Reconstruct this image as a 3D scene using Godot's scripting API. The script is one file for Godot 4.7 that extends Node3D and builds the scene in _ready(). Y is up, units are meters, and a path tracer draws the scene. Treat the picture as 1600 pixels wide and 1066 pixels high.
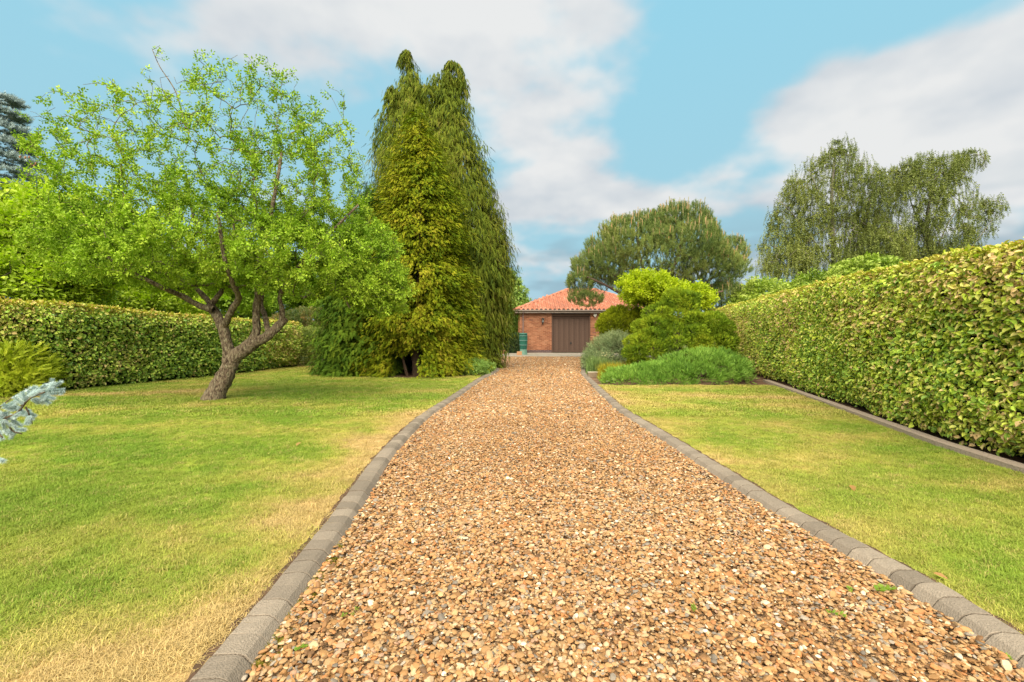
extends Node3D
# A gravel drive between two lawns, leading to a brick garage; clipped hedges, conifers and shrubs on both sides.
# x to the right, y up, the drive runs towards -z. "d" below is the distance down the drive (d = -z).

const EYE := 1.1
const F := 720.0
const LEAF := 1.3
var rng := RandomNumberGenerator.new()
var patch := FastNoiseLite.new()
var fine := FastNoiseLite.new()
var used := {}
var fruit_leaf: StandardMaterial3D


class Cloud:
	var buf := PackedFloat32Array()
	var n := 0
	func put(b: Basis, o: Vector3, c: Color) -> void:
		buf.append_array(PackedFloat32Array([b.x.x, b.y.x, b.z.x, o.x, b.x.y, b.y.y, b.z.y, o.y, b.x.z, b.y.z, b.z.z, o.z, c.r, c.g, c.b, 1.0]))
		n += 1


class Skel:
	var p := PackedVector3Array()
	var par := PackedInt32Array()
	var fix := PackedFloat32Array()
	var r := PackedFloat32Array()
	var open := PackedInt32Array()
	var tips := PackedInt32Array()
	func add(pos: Vector3, parent: int, fixed := 0.0, can := true) -> int:
		p.append(pos); par.append(parent); fix.append(fixed)
		if can:
			open.append(p.size() - 1)
		return p.size() - 1
	func nearest(t: Vector3) -> int:
		var best := -1
		var bd := 1e9
		for i in open:
			var d := p[i].distance_squared_to(t)
			if d < bd:
				bd = d
				best = i
		return best
	func reach(t: Vector3, step: float, lift: float, wob: float, g: RandomNumberGenerator) -> void:
		var i := nearest(t)
		var a := p[i]
		var way := t - a
		var dist := way.length()
		if dist < 0.03:
			tips.append(i)
			return
		var before := (a - p[par[i]]).normalized() if par[i] >= 0 else Vector3.UP
		var c := a + (before * 0.45 + way / dist * 0.55) * dist * 0.5 + Vector3.UP * lift * dist
		var n := int(ceil(dist / step))
		var last := i
		for k in range(1, n + 1):
			var u := float(k) / n
			var q := a.lerp(c, u).lerp(c.lerp(t, u), u)
			if k < n:
				q += Vector3(g.randf_range(-1, 1), g.randf_range(-1, 1), g.randf_range(-1, 1)) * wob * step
			last = add(q, last)
		tips.append(last)
	func radii(tip: float, e: float) -> void:
		var acc := PackedFloat32Array()
		acc.resize(p.size())
		r.resize(p.size())
		for i in range(p.size() - 1, -1, -1):
			var own := maxf(tip, pow(acc[i], 1.0 / e))
			r[i] = fix[i] if fix[i] > 0.0 else own
			if par[i] >= 0:
				acc[par[i]] += pow(own, e)


# ---------------------------------------------------------------- helpers
func numbered(called: String) -> String:
	if not used.has(called):
		used[called] = 0
		return called
	used[called] += 1
	return "%s_%03d" % [called, used[called]]


func thing(called: String, label: String, category: String, at: Vector3, group := "") -> Node3D:
	var o := Node3D.new()
	o.name = numbered(called)
	add_child(o, true)
	o.position = at
	o.set_meta("label", label)
	o.set_meta("category", category)
	if group:
		o.set_meta("group", group)
	return o


func part(called: String, m: Mesh, mat: Material, parent: Node3D, at := Transform3D()) -> MeshInstance3D:
	var o := MeshInstance3D.new()
	var k := 0
	var nm := called
	while parent.has_node(nm):
		k += 1
		nm = "%s_%03d" % [called, k]
	o.name = nm
	o.mesh = m
	o.material_override = mat
	o.transform = at
	parent.add_child(o, true)
	return o


func many(called: String, m: Mesh, mat: Material, parent: Node3D, c: Cloud, world := true) -> MultiMeshInstance3D:
	var mm := MultiMesh.new()
	mm.transform_format = MultiMesh.TRANSFORM_3D
	mm.use_colors = true
	mm.mesh = m
	mm.instance_count = c.n
	mm.buffer = c.buf
	var o := MultiMeshInstance3D.new()
	o.name = called
	o.multimesh = mm
	o.material_override = mat
	o.set_meta("kind", "stuff")
	parent.add_child(o, true)
	if world and parent != self:
		o.position = -parent.position
	return o


func struct(called: String, m: Mesh, mat: Material) -> MeshInstance3D:
	var o := part(called, m, mat, self)
	o.set_meta("kind", "structure")
	return o


func px(x: float, y: float, d: float) -> Vector3:   # a point d metres down the drive, from its bearing and height
	return Vector3((x - 800.0) / F * d, EYE - (y - 522.0) / F * d, -d)


func lin(r: float, g: float, b: float) -> Color:
	return Color(r, g, b)


func srgb(c: Color) -> Color:
	return c.linear_to_srgb()


func grad(pal: Array, t: float) -> Color:
	t = clampf(t, 0.0, 0.9999) * (pal.size() - 1)
	var i := int(t)
	var a: Color = pal[i]
	return a.lerp(pal[i + 1], t - i)


func leafy(pal: Array, t: float) -> Color:
	return grad(pal, t) * LEAF


func jit(c: Color, v: float) -> Color:
	var k := 1.0 + rng.randf_range(-v, v)
	return Color(c.r * k, c.g * k, c.b * k)


func rv() -> Vector3:
	return Vector3(rng.randfn(), rng.randfn(), rng.randfn()).normalized()


func frame(z: Vector3, up: Vector3) -> Basis:
	z = z.normalized()
	var x := up.cross(z)
	if x.length_squared() < 1e-6:
		x = Vector3.RIGHT.cross(z) if absf(z.x) < 0.9 else Vector3.UP.cross(z)
	x = x.normalized()
	return Basis(x, z.cross(x), z)


func mesh_of(v: PackedVector3Array, cols := PackedColorArray(), nrm := PackedVector3Array()) -> ArrayMesh:
	var a := []
	a.resize(Mesh.ARRAY_MAX)
	a[Mesh.ARRAY_VERTEX] = v
	if cols.size():
		a[Mesh.ARRAY_COLOR] = cols
	if nrm.size():
		a[Mesh.ARRAY_NORMAL] = nrm
	var m := ArrayMesh.new()
	m.add_surface_from_arrays(Mesh.PRIMITIVE_TRIANGLES, a)
	return m


func noise(freq: float, oct := 4, sd := 1, kind := FastNoiseLite.TYPE_SIMPLEX_SMOOTH) -> FastNoiseLite:
	var n := FastNoiseLite.new()
	n.noise_type = kind
	n.frequency = freq
	n.fractal_octaves = oct
	n.seed = sd
	return n


func ntex(freq: float, cols: Array, sd := 1, size := 512, oct := 5) -> NoiseTexture2D:
	var t := NoiseTexture2D.new()
	t.width = size
	t.height = size
	t.seamless = true
	t.noise = noise(freq, oct, sd)
	if cols.size():
		var g := Gradient.new()
		var offs := PackedFloat32Array()
		var cc := PackedColorArray()
		for i in cols.size():
			offs.append(float(i) / (cols.size() - 1))
			cc.append(srgb(cols[i]))
		g.offsets = offs
		g.colors = cc
		t.color_ramp = g
	return t


func mat_leaf(rough := 0.55, back := Color(0.7, 0.75, 0.3), spec := 0.35) -> StandardMaterial3D:
	var m := StandardMaterial3D.new()
	m.vertex_color_use_as_albedo = true
	m.roughness = rough
	m.metallic_specular = spec
	m.backlight_enabled = back.r + back.g > 0.0
	m.backlight = back
	m.cull_mode = BaseMaterial3D.CULL_DISABLED
	return m


func mat_plain(c: Color, rough := 0.8, spec := 0.4) -> StandardMaterial3D:
	var m := StandardMaterial3D.new()
	m.albedo_color = srgb(c)
	m.roughness = rough
	m.metallic_specular = spec
	return m


func mat_noise(cols: Array, freq: float, scale: float, bump := 0.0, rough := 0.85, sd := 1, vcol := false, stretch := Vector3.ONE) -> StandardMaterial3D:
	var m := StandardMaterial3D.new()
	m.albedo_texture = ntex(freq, cols, sd)
	m.uv1_triplanar = true
	m.uv1_world_triplanar = true
	m.uv1_scale = Vector3.ONE * scale * stretch
	m.roughness = rough
	m.metallic_specular = 0.3
	m.vertex_color_use_as_albedo = vcol
	if bump > 0.0:
		m.heightmap_enabled = true
		m.heightmap_scale = bump
		m.heightmap_texture = ntex(freq * 1.6, [], sd + 7)
	return m


# ---------------------------------------------------------------- small foliage meshes
func leaf_into(v: PackedVector3Array, xf: Transform3D, l: float, w: float, fold := 0.25, droop := 0.15) -> PackedVector3Array:
	var a := xf * Vector3(0, 0, 0)
	var b := xf * Vector3(0, -fold * w * 0.3, l * 0.5)
	var t := xf * Vector3(0, -droop * l, l)
	var s := xf * Vector3(-w * 0.5, fold * w * 0.4, l * 0.42)
	var q := xf * Vector3(w * 0.5, fold * w * 0.4, l * 0.42)
	v.append_array(PackedVector3Array([a, s, b, s, t, b, a, b, q, b, t, q]))
	return v


func round_leaf(l: float, w: float) -> ArrayMesh:   # one oval beech leaf, folded along its rib, wavy edge
	var v := PackedVector3Array()
	var rib := [Vector3(0, 0, 0), Vector3(0, -0.004, l * 0.3), Vector3(0, -0.006, l * 0.65), Vector3(0, -0.012, l)]
	for s in [-1.0, 1.0]:
		var e := [Vector3(s * w * 0.36, 0.004, l * 0.16), Vector3(s * w * 0.5, 0.007, l * 0.45), Vector3(s * w * 0.32, 0.002, l * 0.78)]
		v.append_array(PackedVector3Array([rib[0], e[0], rib[1], e[0], e[1], rib[1], rib[1], e[1], rib[2], e[1], e[2], rib[2], e[2], rib[3], rib[2]]))
	return mesh_of(v)


func cluster_mesh(n: int, l: float, w: float, twig: float, sd: int, out := 0.75) -> ArrayMesh:
	var g := RandomNumberGenerator.new()
	g.seed = sd
	var v := PackedVector3Array()
	for k in n:
		var a := k * 2.4 + g.randf_range(-0.4, 0.4)
		var rad := Vector3(cos(a), sin(a), 0)
		var d := (rad * out + Vector3(0, 0, g.randf_range(0.2, 0.9)) + Vector3(0, g.randf_range(-0.3, 0.2), 0)).normalized()
		var up := (Vector3(0, 1, 0) + Vector3(g.randfn(), g.randfn(), g.randfn()) * 0.45).normalized()
		var b := frame(d, up)
		var at := Vector3(0, 0, twig * (k + 0.5) / n) + rad * l * 0.15
		var s := g.randf_range(0.7, 1.2)
		v = leaf_into(v, Transform3D(b, at), l * s, w * s)
	return mesh_of(v)


func spray_mesh(pairs: int, flen: float, fw: float, droop: float, sd: int, ang := 0.75) -> ArrayMesh:   # a flat fern-like conifer spray, 1 long
	var g := RandomNumberGenerator.new()
	g.seed = sd
	var v := PackedVector3Array()
	for k in pairs:
		var u := (k + 0.6) / pairs
		var base := Vector3(0, -droop * u * u, u * 0.92)
		for s in [-1.0, 1.0]:
			var l: float = flen * (1.0 - u * 0.72) * g.randf_range(0.75, 1.15)
			var an: float = ang * g.randf_range(0.8, 1.15)
			var d := Vector3(s * sin(an), g.randf_range(-0.25, 0.2) - droop * u, cos(an)).normalized()
			var side := Vector3(cos(an), g.randf_range(-0.3, 0.3), -s * sin(an)).normalized() * fw * g.randf_range(0.7, 1.2)
			var m := base + d * l * 0.55
			var t := base + d * l + Vector3(0, -droop * l * 0.5, 0)
			v.append_array(PackedVector3Array([base, m - side, m + side, m - side, t, m + side]))
	var tip := Vector3(0, -droop, 1)
	v.append_array(PackedVector3Array([Vector3(-fw, 0, 0), Vector3(fw, 0, 0), tip]))
	return mesh_of(v)


func needle_mesh(n: int, axis: float, l: float, w: float, fwd: float, sd: int) -> ArrayMesh:   # needles round a shoot along +z
	var g := RandomNumberGenerator.new()
	g.seed = sd
	var v := PackedVector3Array()
	for k in n:
		var a := k * 2.39996
		var rad := Vector3(cos(a), sin(a), 0)
		var at := Vector3(0, 0, axis * k / n) 
		var d := (rad + Vector3(0, 0, fwd * g.randf_range(0.6, 1.5))).normalized()
		var side := d.cross(Vector3(g.randfn(), g.randfn(), g.randfn()).normalized()).normalized() * w * 0.5
		v.append_array(PackedVector3Array([at - side, at + side, at + d * l * g.randf_range(0.8, 1.15)]))
	return mesh_of(v)


func blades_mesh(n: int, rad: float, h: float, w: float, lean: float, sd: int) -> ArrayMesh:
	var g := RandomNumberGenerator.new()
	g.seed = sd
	var v := PackedVector3Array()
	for k in n:
		var a := g.randf() * TAU
		var at := Vector3(cos(a), 0, sin(a)) * rad * sqrt(g.randf())
		var b := g.randf() * TAU
		var out := Vector3(cos(b), 0, sin(b))
		var side := Vector3(-sin(b), 0, cos(b)) * w * 0.5
		var hh := h * g.randf_range(0.55, 1.15)
		var ln := lean * g.randf_range(0.2, 1.2)
		var m := at + Vector3.UP * hh * 0.55 + out * ln * hh * 0.3
		var t := at + Vector3.UP * hh * (1.0 - ln * 0.25) + out * ln * hh
		v.append_array(PackedVector3Array([at - side, at + side, m - side * 0.8, at + side, m + side * 0.8, m - side * 0.8, m - side * 0.8, m + side * 0.8, t]))
	return mesh_of(v)


func stone_mesh(sd: int) -> ArrayMesh:
	var s := SphereMesh.new()
	s.radius = 0.5
	s.height = 1.0
	s.radial_segments = 8
	s.rings = 4
	var g := RandomNumberGenerator.new()
	g.seed = sd
	var a := s.surface_get_arrays(0)
	var p: PackedVector3Array = a[Mesh.ARRAY_VERTEX]
	var idx: PackedInt32Array = a[Mesh.ARRAY_INDEX]
	var cuts := []
	for k in 7:
		cuts.append([Vector3(g.randfn(), g.randfn() * 0.8, g.randfn()).normalized(), g.randf_range(0.24, 0.42)])
	for i in p.size():
		var q := p[i]
		for c in cuts:
			var over: float = q.dot(c[0]) - c[1]
			if over > 0:
				q -= c[0] * over
		p[i] = q * Vector3(1.25, 0.46, 1.0)
	var st := SurfaceTool.new()
	st.begin(Mesh.PRIMITIVE_TRIANGLES)
	st.set_smooth_group(-1)
	for i in idx:
		st.add_vertex(p[i])
	st.generate_normals()
	return st.commit()


# ---------------------------------------------------------------- solid shapes
func box_into(st: SurfaceTool, c: Vector3, s: Vector3, b := Basis()) -> void:
	var h := s * 0.5
	for ax in 3:
		for sg in [-1.0, 1.0]:
			var n := Vector3.ZERO
			n[ax] = sg
			var u := Vector3.ZERO
			u[(ax + 1) % 3] = 1.0
			var w := n.cross(u)
			var q := [n + u + w, n - u + w, n - u - w, n + u - w]
			for k in [0, 2, 1, 0, 3, 2]:
				st.set_normal(b * n)
				st.add_vertex(c + b * (q[k] * h))


func boxes(list: Array) -> ArrayMesh:   # [centre, size] pairs
	var st := SurfaceTool.new()
	st.begin(Mesh.PRIMITIVE_TRIANGLES)
	for e in list:
		box_into(st, e[0], e[1], e[2] if e.size() > 2 else Basis())
	return st.commit()


func spline(pts: Array, k: int) -> Array:
	var out := []
	for i in pts.size() - 1:
		var a = pts[maxi(i - 1, 0)]
		var b = pts[i]
		var c = pts[i + 1]
		var d = pts[mini(i + 2, pts.size() - 1)]
		for j in k:
			var t := float(j) / k
			out.append(0.5 * ((2.0 * b) + (c - a) * t + (2.0 * a - 5.0 * b + 4.0 * c - d) * t * t + (3.0 * b - a - 3.0 * c + d) * t * t * t))
	out.append(pts[-1])
	return out


func tube(pts0: Array, r0: float, r1: float, sides: int, rough: float, flare := 0.0, cap := true) -> ArrayMesh:
	var pts := spline(pts0, 6)
	var n := pts.size()
	var st := SurfaceTool.new()
	st.begin(Mesh.PRIMITIVE_TRIANGLES)
	st.set_smooth_group(0)
	var x := Vector3.RIGHT
	var rings := []
	for i in n:
		var dir: Vector3 = (pts[mini(i + 1, n - 1)] - pts[maxi(i - 1, 0)]).normalized()
		x = (x - dir * x.dot(dir)).normalized()
		var y := dir.cross(x)
		var u := float(i) / (n - 1)
		var r := lerpf(r0, r1, u) + flare * exp(-u * 9.0)
		var ring := []
		for k in sides:
			var a := TAU * k / sides
			var d := x * cos(a) + y * sin(a)
			var p: Vector3 = pts[i] + d * r
			p += d * r * rough * (fine.get_noise_3d(p.x * 9.0, p.y * 3.0, p.z * 9.0) * 1.3 + 0.5 * patch.get_noise_3d(p.x * 5.0, p.y * 5.0, p.z * 5.0))
			ring.append(p)
		rings.append(ring)
	for i in n - 1:
		for k in sides:
			var k2 := (k + 1) % sides
			for q in [rings[i][k], rings[i + 1][k], rings[i][k2], rings[i][k2], rings[i + 1][k], rings[i + 1][k2]]:
				st.add_vertex(q)
	if cap:
		for k in sides:
			for q in [rings[n - 1][k], pts[n - 1], rings[n - 1][(k + 1) % sides]]:
				st.add_vertex(q)
	st.index()
	st.generate_normals()
	return st.commit()


func twigs_mesh(s: Skel) -> ArrayMesh:
	var v := PackedVector3Array()
	var nr := PackedVector3Array()
	for i in s.p.size():
		var j := s.par[i]
		if j < 0 or s.fix[i] > 0.0:
			continue
		var a := s.p[j]
		var b := s.p[i]
		var dir := (b - a)
		if dir.length_squared() < 1e-8:
			continue
		var ra := minf(s.r[j], s.r[i] * 1.45)
		var rb := s.r[i]
		var fr := frame(dir, Vector3(0.3, 0.2, 1.0))
		var sides := 3 if rb < 0.012 else 6
		for k in sides:
			var d0 := fr.x * cos(TAU * k / sides) + fr.y * sin(TAU * k / sides)
			var d1 := fr.x * cos(TAU * (k + 1) / sides) + fr.y * sin(TAU * (k + 1) / sides)
			v.append_array(PackedVector3Array([a + d0 * ra, b + d0 * rb, a + d1 * ra, a + d1 * ra, b + d0 * rb, b + d1 * rb]))
			nr.append_array(PackedVector3Array([d0, d0, d1, d1, d0, d1]))
	return mesh_of(v, PackedColorArray(), nr)


func line_at(line: Array, d: float) -> float:   # line: [d, x] pairs
	for i in line.size() - 1:
		if d <= line[i + 1][0] or i == line.size() - 2:
			return lerpf(line[i][1], line[i + 1][1], (d - line[i][0]) / (line[i + 1][0] - line[i][0]))
	return 0.0


func in_ball(c: Vector3, r: Vector3, shell := 0.0) -> Vector3:
	var q := rv() * lerpf(pow(rng.randf(), 1.0 / 3.0), 1.0, shell * rng.randf())
	return c + q * r


# ---------------------------------------------------------------- the ground's layout
# foot of each kerb on the gravel, [d, x]
var left_foot := [[0.2, -0.80], [1.456, -0.839], [2.614, -0.908], [3.96, -1.034], [5.0, -1.066], [6.09, -1.057], [8.16, -0.884], [10.85, -0.678], [13.4, -0.372], [14.4, -0.42], [15.2, -0.85], [15.8, -1.7]]
var right_foot := [[0.2, 1.63], [1.509, 1.65], [2.0, 1.66], [2.818, 1.566], [4.168, 1.534], [4.95, 1.5125], [6.336, 1.47], [7.92, 1.54], [10.56, 1.716], [12.57, 1.868], [15.0, 2.25], [18.4, 2.85], [22.0, 3.6]]
# lawn side of the edging strip under the tall hedge
var strip := [[0.5, 3.62], [2.4, 3.78], [3.55, 3.91], [4.42, 4.06], [6.05, 4.50], [9.78, 5.49], [10.4, 5.66]]
var hedge_l := [[5.2, -9.75], [8.6, -8.35], [10.0, -7.98], [11.5, -7.48], [12.8, -7.25], [15.2, -6.95]]


func lawn_tone(x: float, d: float) -> Color:
	var n := patch.get_noise_2d(x * 1.1, d * 2.4) * 0.9 + patch.get_noise_2d(x * 4.0 + 50.0, d * 4.0) * 0.5 + fine.get_noise_2d(x * 3.0, d * 3.0) * 0.25
	var dry := 0.30 + n * 0.55
	if x < 0.0:
		var near := -0.13 + line_at(left_foot, clampf(d, 0.2, 14.0)) - x   # metres out from the kerb
		dry += 0.75 * exp(-pow(near / (0.50 + 0.25 * n), 2.0)) * clampf((9.0 - d) / 4.0, 0.15, 1.0)
		dry -= 0.02
		var band := d - (8.2 + (x + 7.0) * 0.28)     # worn strip across the lawn by the tree
		dry += 0.55 * exp(-band * band / 0.10) * smoothstep(-4.4, -5.2, x) 
		dry += 0.28 * smoothstep(9.5, 12.5, d)
	else:
		dry += 0.10 + 0.25 * exp(-pow((x - 1.75) / 0.25, 2.0))
		dry += 0.14 * smoothstep(4.0, 7.0, d)
	return grad(GRASS, dry)

var GRASS := [lin(0.148, 0.232, 0.025), lin(0.204, 0.270, 0.034), lin(0.276, 0.294, 0.050), lin(0.369, 0.313, 0.082), lin(0.448, 0.320, 0.134)]
var GRAVEL := [lin(0.096, 0.049, 0.020), lin(0.180, 0.088, 0.031), lin(0.263, 0.135, 0.047), lin(0.290, 0.165, 0.070), lin(0.308, 0.192, 0.093), lin(0.359, 0.255, 0.153)]


func _ready() -> void:
	rng.seed = 7
	patch = noise(0.35, 3, 11)
	fine = noise(1.4, 2, 5)
	# camera
	var cam := Camera3D.new()
	cam.name = "camera"
	cam.projection = Camera3D.PROJECTION_FRUSTUM
	cam.near = 0.05
	cam.far = 400.0
	cam.size = 2.0 * 0.05 * 533.0 / F
	cam.frustum_offset = Vector2(0, -0.05 * 11.0 / F)
	cam.position = Vector3(0, EYE, 0)
	add_child(cam)
	cam.current = true
	# sky, exposure
	var env := Environment.new()
	env.background_mode = Environment.BG_SKY
	env.sky = make_sky()
	env.tonemap_mode = Environment.TONE_MAPPER_LINEAR
	env.tonemap_exposure = 2.7
	env.background_energy_multiplier = 1.0 / 2.7
	env.sdfgi_enabled = true
	env.ssao_enabled = true
	env.ssil_enabled = true
	var we := WorldEnvironment.new()
	we.name = "environment"
	we.environment = env
	add_child(we)
	# sun through thin cloud, high behind the viewer's left shoulder
	var sun := DirectionalLight3D.new()
	sun.name = "sun"
	sun.light_energy = 1.55
	sun.light_color = Color(1.0, 0.95, 0.86)
	sun.light_angular_distance = 90.0
	sun.shadow_enabled = true
	sun.rotation_degrees = Vector3(-52, -10, 0)
	add_child(sun)

	ground()
	kerbs()
	lawns()
	gravel()
	garage()
	far_things()
	hedges()
	conifers()
	fruit_tree()
	right_bed()
	pine_tree()
	birches()
	left_trees()
	spruces()
	small_things()


func make_sky() -> Sky:
	var w := 1536
	var h := 768
	var n1 := noise(0.9, 7, 3)
	n1.fractal_gain = 0.56
	var n2 := noise(2.2, 4, 9)
	var blobs := []   # clouds: bearing, height (as seen along the drive), widths, strength
	for b in [[800, 30, 300, 62, 1.5], [860, 215, 135, 88, 1.55], [1450, 165, 220, 90, 2.0], [1560, 320, 180, 85, 1.3], [450, 35, 150, 40, 0.6], [165, 45, 80, 28, 0.6], [1230, 55, 120, 30, 0.8], [960, 125, 80, 25, 0.7], [1105, 200, 105, 140, -1.7], [1400, 25, 220, 32, -1.5], [80, 200, 260, 110, -1.0], [760, 320, 240, 45, 0.5], [1100, 300, 110, 30, 0.5], [560, 230, 70, 60, 0.6]]: 
		blobs.append([atan((b[0] - 800.0) / F), atan((522.0 - b[1]) / sqrt(F * F + (b[0] - 800.0) * (b[0] - 800.0))), b[2] / F, b[3] / F, b[4]])
	var data := PackedFloat32Array()
	data.resize(w * h * 3)
	var at := 0
	for j in h:
		var el := (0.5 - (j + 0.5) / h) * PI
		var ce := cos(el)
		var y := sin(el)
		var base := Color(0.315, 0.660, 0.825).lerp(Color(0.400, 0.640, 0.740), clampf(1.0 - y * 1.7, 0.0, 1.0))
		base = base.lerp(Color(0.46, 0.64, 0.745), clampf(1.0 - absf(y) * 7.0, 0.0, 1.0))
		for i in w:
			var c := base
			if el > -0.05:
				var az := (i + 0.5) / w * TAU
				var dx := sin(az) * ce
				var dz := -cos(az) * ce
				var k := 1.0 / (maxf(y, 0.0) + 0.22)
				var q := Vector3(dx * k * 1.25, y * 2.0, dz * k * 1.25)
				var f := n1.get_noise_3dv(q) * 0.9 + n2.get_noise_3dv(q) * 0.14
				var bias := 0.0
				for b in blobs:
					var ax := absf(wrapf(az - b[0], -PI, PI))
					if ax < 0.9:
						var ex: float = ax / b[2]
						var ey: float = (el - b[1]) / b[3]
						bias += b[4] * exp(-(ex * ex + ey * ey) * 0.75)
				var cov := smoothstep(0.02, 0.62, f * 1.3 + bias * 0.52 + 0.02)
				var lit := clampf(0.62 + n1.get_noise_3d(q.x * 1.6 + 0.18, q.y * 1.6 + 0.35, q.z * 1.6) * 1.2 + (n1.get_noise_3d(q.x, q.y - 0.18, q.z) * -0.9) + f * 0.5, 0.0, 1.0)
				var cc := Color(0.61, 0.65, 0.70).lerp(Color(0.86, 0.85, 0.84), lit)
				c = base.lerp(cc, cov * 0.93)
				var dark := smoothstep(0.05, 0.4, n2.get_noise_3d(q.x * 0.5, el * 5.0, q.z * 0.5) + 0.18) * exp(-pow((el - 0.13) / 0.09, 2.0))
				c = c.lerp(Color(0.300, 0.445, 0.53), dark * 0.7)
			data[at] = c.r
			data[at + 1] = c.g
			data[at + 2] = c.b
			at += 3
	var im := Image.create_from_data(w, h, false, Image.FORMAT_RGBF, data.to_byte_array())
	var m := PanoramaSkyMaterial.new()
	m.panorama = ImageTexture.create_from_image(im)
	var s := Sky.new()
	s.sky_material = m
	return s


# ---------------------------------------------------------------- ground, drive, lawns
func sheet(x0: float, x1: float, d0: float, d1: float, step: float, y: float, tone: Callable, bump := 0.0, inside = null) -> ArrayMesh:
	var v := PackedVector3Array()
	var c := PackedColorArray()
	var nx := int(ceil((x1 - x0) / step))
	var nd := int(ceil((d1 - d0) / step))
	for i in nx:
		for j in nd:
			var q := []
			for k in [[0, 0], [0, 1], [1, 1], [1, 0]]:
				var x: float = lerpf(x0, x1, float(i + k[0]) / nx)
				var d: float = lerpf(d0, d1, float(j + k[1]) / nd)
				q.append(Vector3(x, y + bump * patch.get_noise_2d(x * 1.5, d * 1.5), -d))
			if inside != null and not inside.call((q[0].x + q[2].x) * 0.5, -(q[0].z + q[2].z) * 0.5):
				continue
			for k in [0, 1, 2, 0, 2, 3]:
				v.append(q[k])
				c.append(tone.call(q[k].x, -q[k].z))
	return mesh_of(v, c)


func ground() -> void:
	var grass_far := mat_noise([lin(0.06, 0.085, 0.02), lin(0.12, 0.14, 0.03), lin(0.17, 0.16, 0.05)], 0.02, 0.2, 0.0, 0.95, 21)
	var g := PlaneMesh.new()
	g.size = Vector2(700, 700)
	struct("ground", g, grass_far).position = Vector3(0, -0.06, -100)
	# the drive's bed under the loose stones
	var bed := mat_noise([lin(0.17, 0.10, 0.05), lin(0.26, 0.155, 0.08), lin(0.30, 0.185, 0.10), lin(0.34, 0.235, 0.14)], 0.06, 1.6, 2.0, 0.95, 31)
	var v := PackedVector3Array()
	var rows := []
	for k in 120:
		var d := 0.2 + k * 0.185
		var xl: float = line_at(left_foot, d) - 0.03 if d < 14.4 else lerpf(-0.45, -7.0, smoothstep(14.4, 17.0, d))
		rows.append([Vector3(xl, 0, -d), Vector3(line_at(right_foot, d) + 0.03, 0, -d)])
	for k in rows.size() - 1:
		v.append_array(PackedVector3Array([rows[k][0], rows[k + 1][0], rows[k + 1][1], rows[k][0], rows[k + 1][1], rows[k][1]]))
	struct("drive", mesh_of(v), bed).position.y = -0.012
	# pale concrete apron in front of the garage
	var apron := mat_noise([lin(0.15, 0.125, 0.095), lin(0.20, 0.17, 0.135), lin(0.235, 0.205, 0.165)], 0.03, 1.1, 0.3, 0.9, 41)
	var slabs := struct("apron", boxes([[Vector3(2.0, -0.10, -24.6), Vector3(16.0, 0.18, 5.0)]]), apron)
	slabs.position = Vector3.ZERO
	var pale := mat_noise([lin(0.17, 0.145, 0.11), lin(0.22, 0.19, 0.15), lin(0.25, 0.22, 0.18)], 0.05, 1.4, 0.3, 0.9, 43)
	for r in 7:
		for c in 15:
			var s := boxes([[Vector3.ZERO, Vector3(0.592, 0.03, 0.592)]])
			part("paving_slab", s, pale if (r * 7 + c * 3) % 4 else apron, slabs, Transform3D(Basis(), Vector3(-3.2 + c * 0.6, 0.0 + rng.randf_range(-0.002, 0.003), -22.6 - r * 0.6)))


func block_shape(l: float, sd: int) -> ArrayMesh:   # a kerb block: flat top, rounded nose, splayed face towards the gravel
	var prof := [Vector2(-0.142, -0.09), Vector2(-0.142, 0.042), Vector2(-0.135, 0.048), Vector2(-0.070, 0.051), Vector2(-0.052, 0.048), Vector2(-0.035, 0.041), Vector2(-0.002, 0.006), Vector2(0.0, -0.09)]
	var g := RandomNumberGenerator.new()
	g.seed = sd
	var st := SurfaceTool.new()
	st.begin(Mesh.PRIMITIVE_TRIANGLES)
	st.set_smooth_group(-1)
	var cols := []
	var zs := [-0.5, -0.475, -0.15, 0.15, 0.475, 0.5]
	for z in zs:
		var ring := []
		for k in prof.size():
			var q: Vector2 = prof[k]
			if absf(z) > 0.49 and k > 0 and k < 7:
				q += Vector2(0.001 if q.x < -0.1 else -0.001, -0.001)
			q += Vector2(g.randf_range(-1, 1), g.randf_range(-1, 1)) * 0.0016
			ring.append(Vector3(q.x, q.y, z * l))
		cols.append(ring)
	for i in zs.size() - 1:
		for k in prof.size() - 1:
			for q in [cols[i][k], cols[i][k + 1], cols[i + 1][k], cols[i][k + 1], cols[i + 1][k + 1], cols[i + 1][k]]:
				st.add_vertex(q)
	for e in [0, zs.size() - 1]:
		for k in range(1, prof.size() - 1):
			var tri := [cols[e][0], cols[e][k], cols[e][k + 1]]
			if e == 0:
				tri.reverse()
			for q in tri:
				st.add_vertex(q)
	st.generate_normals()
	return st.commit()


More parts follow.
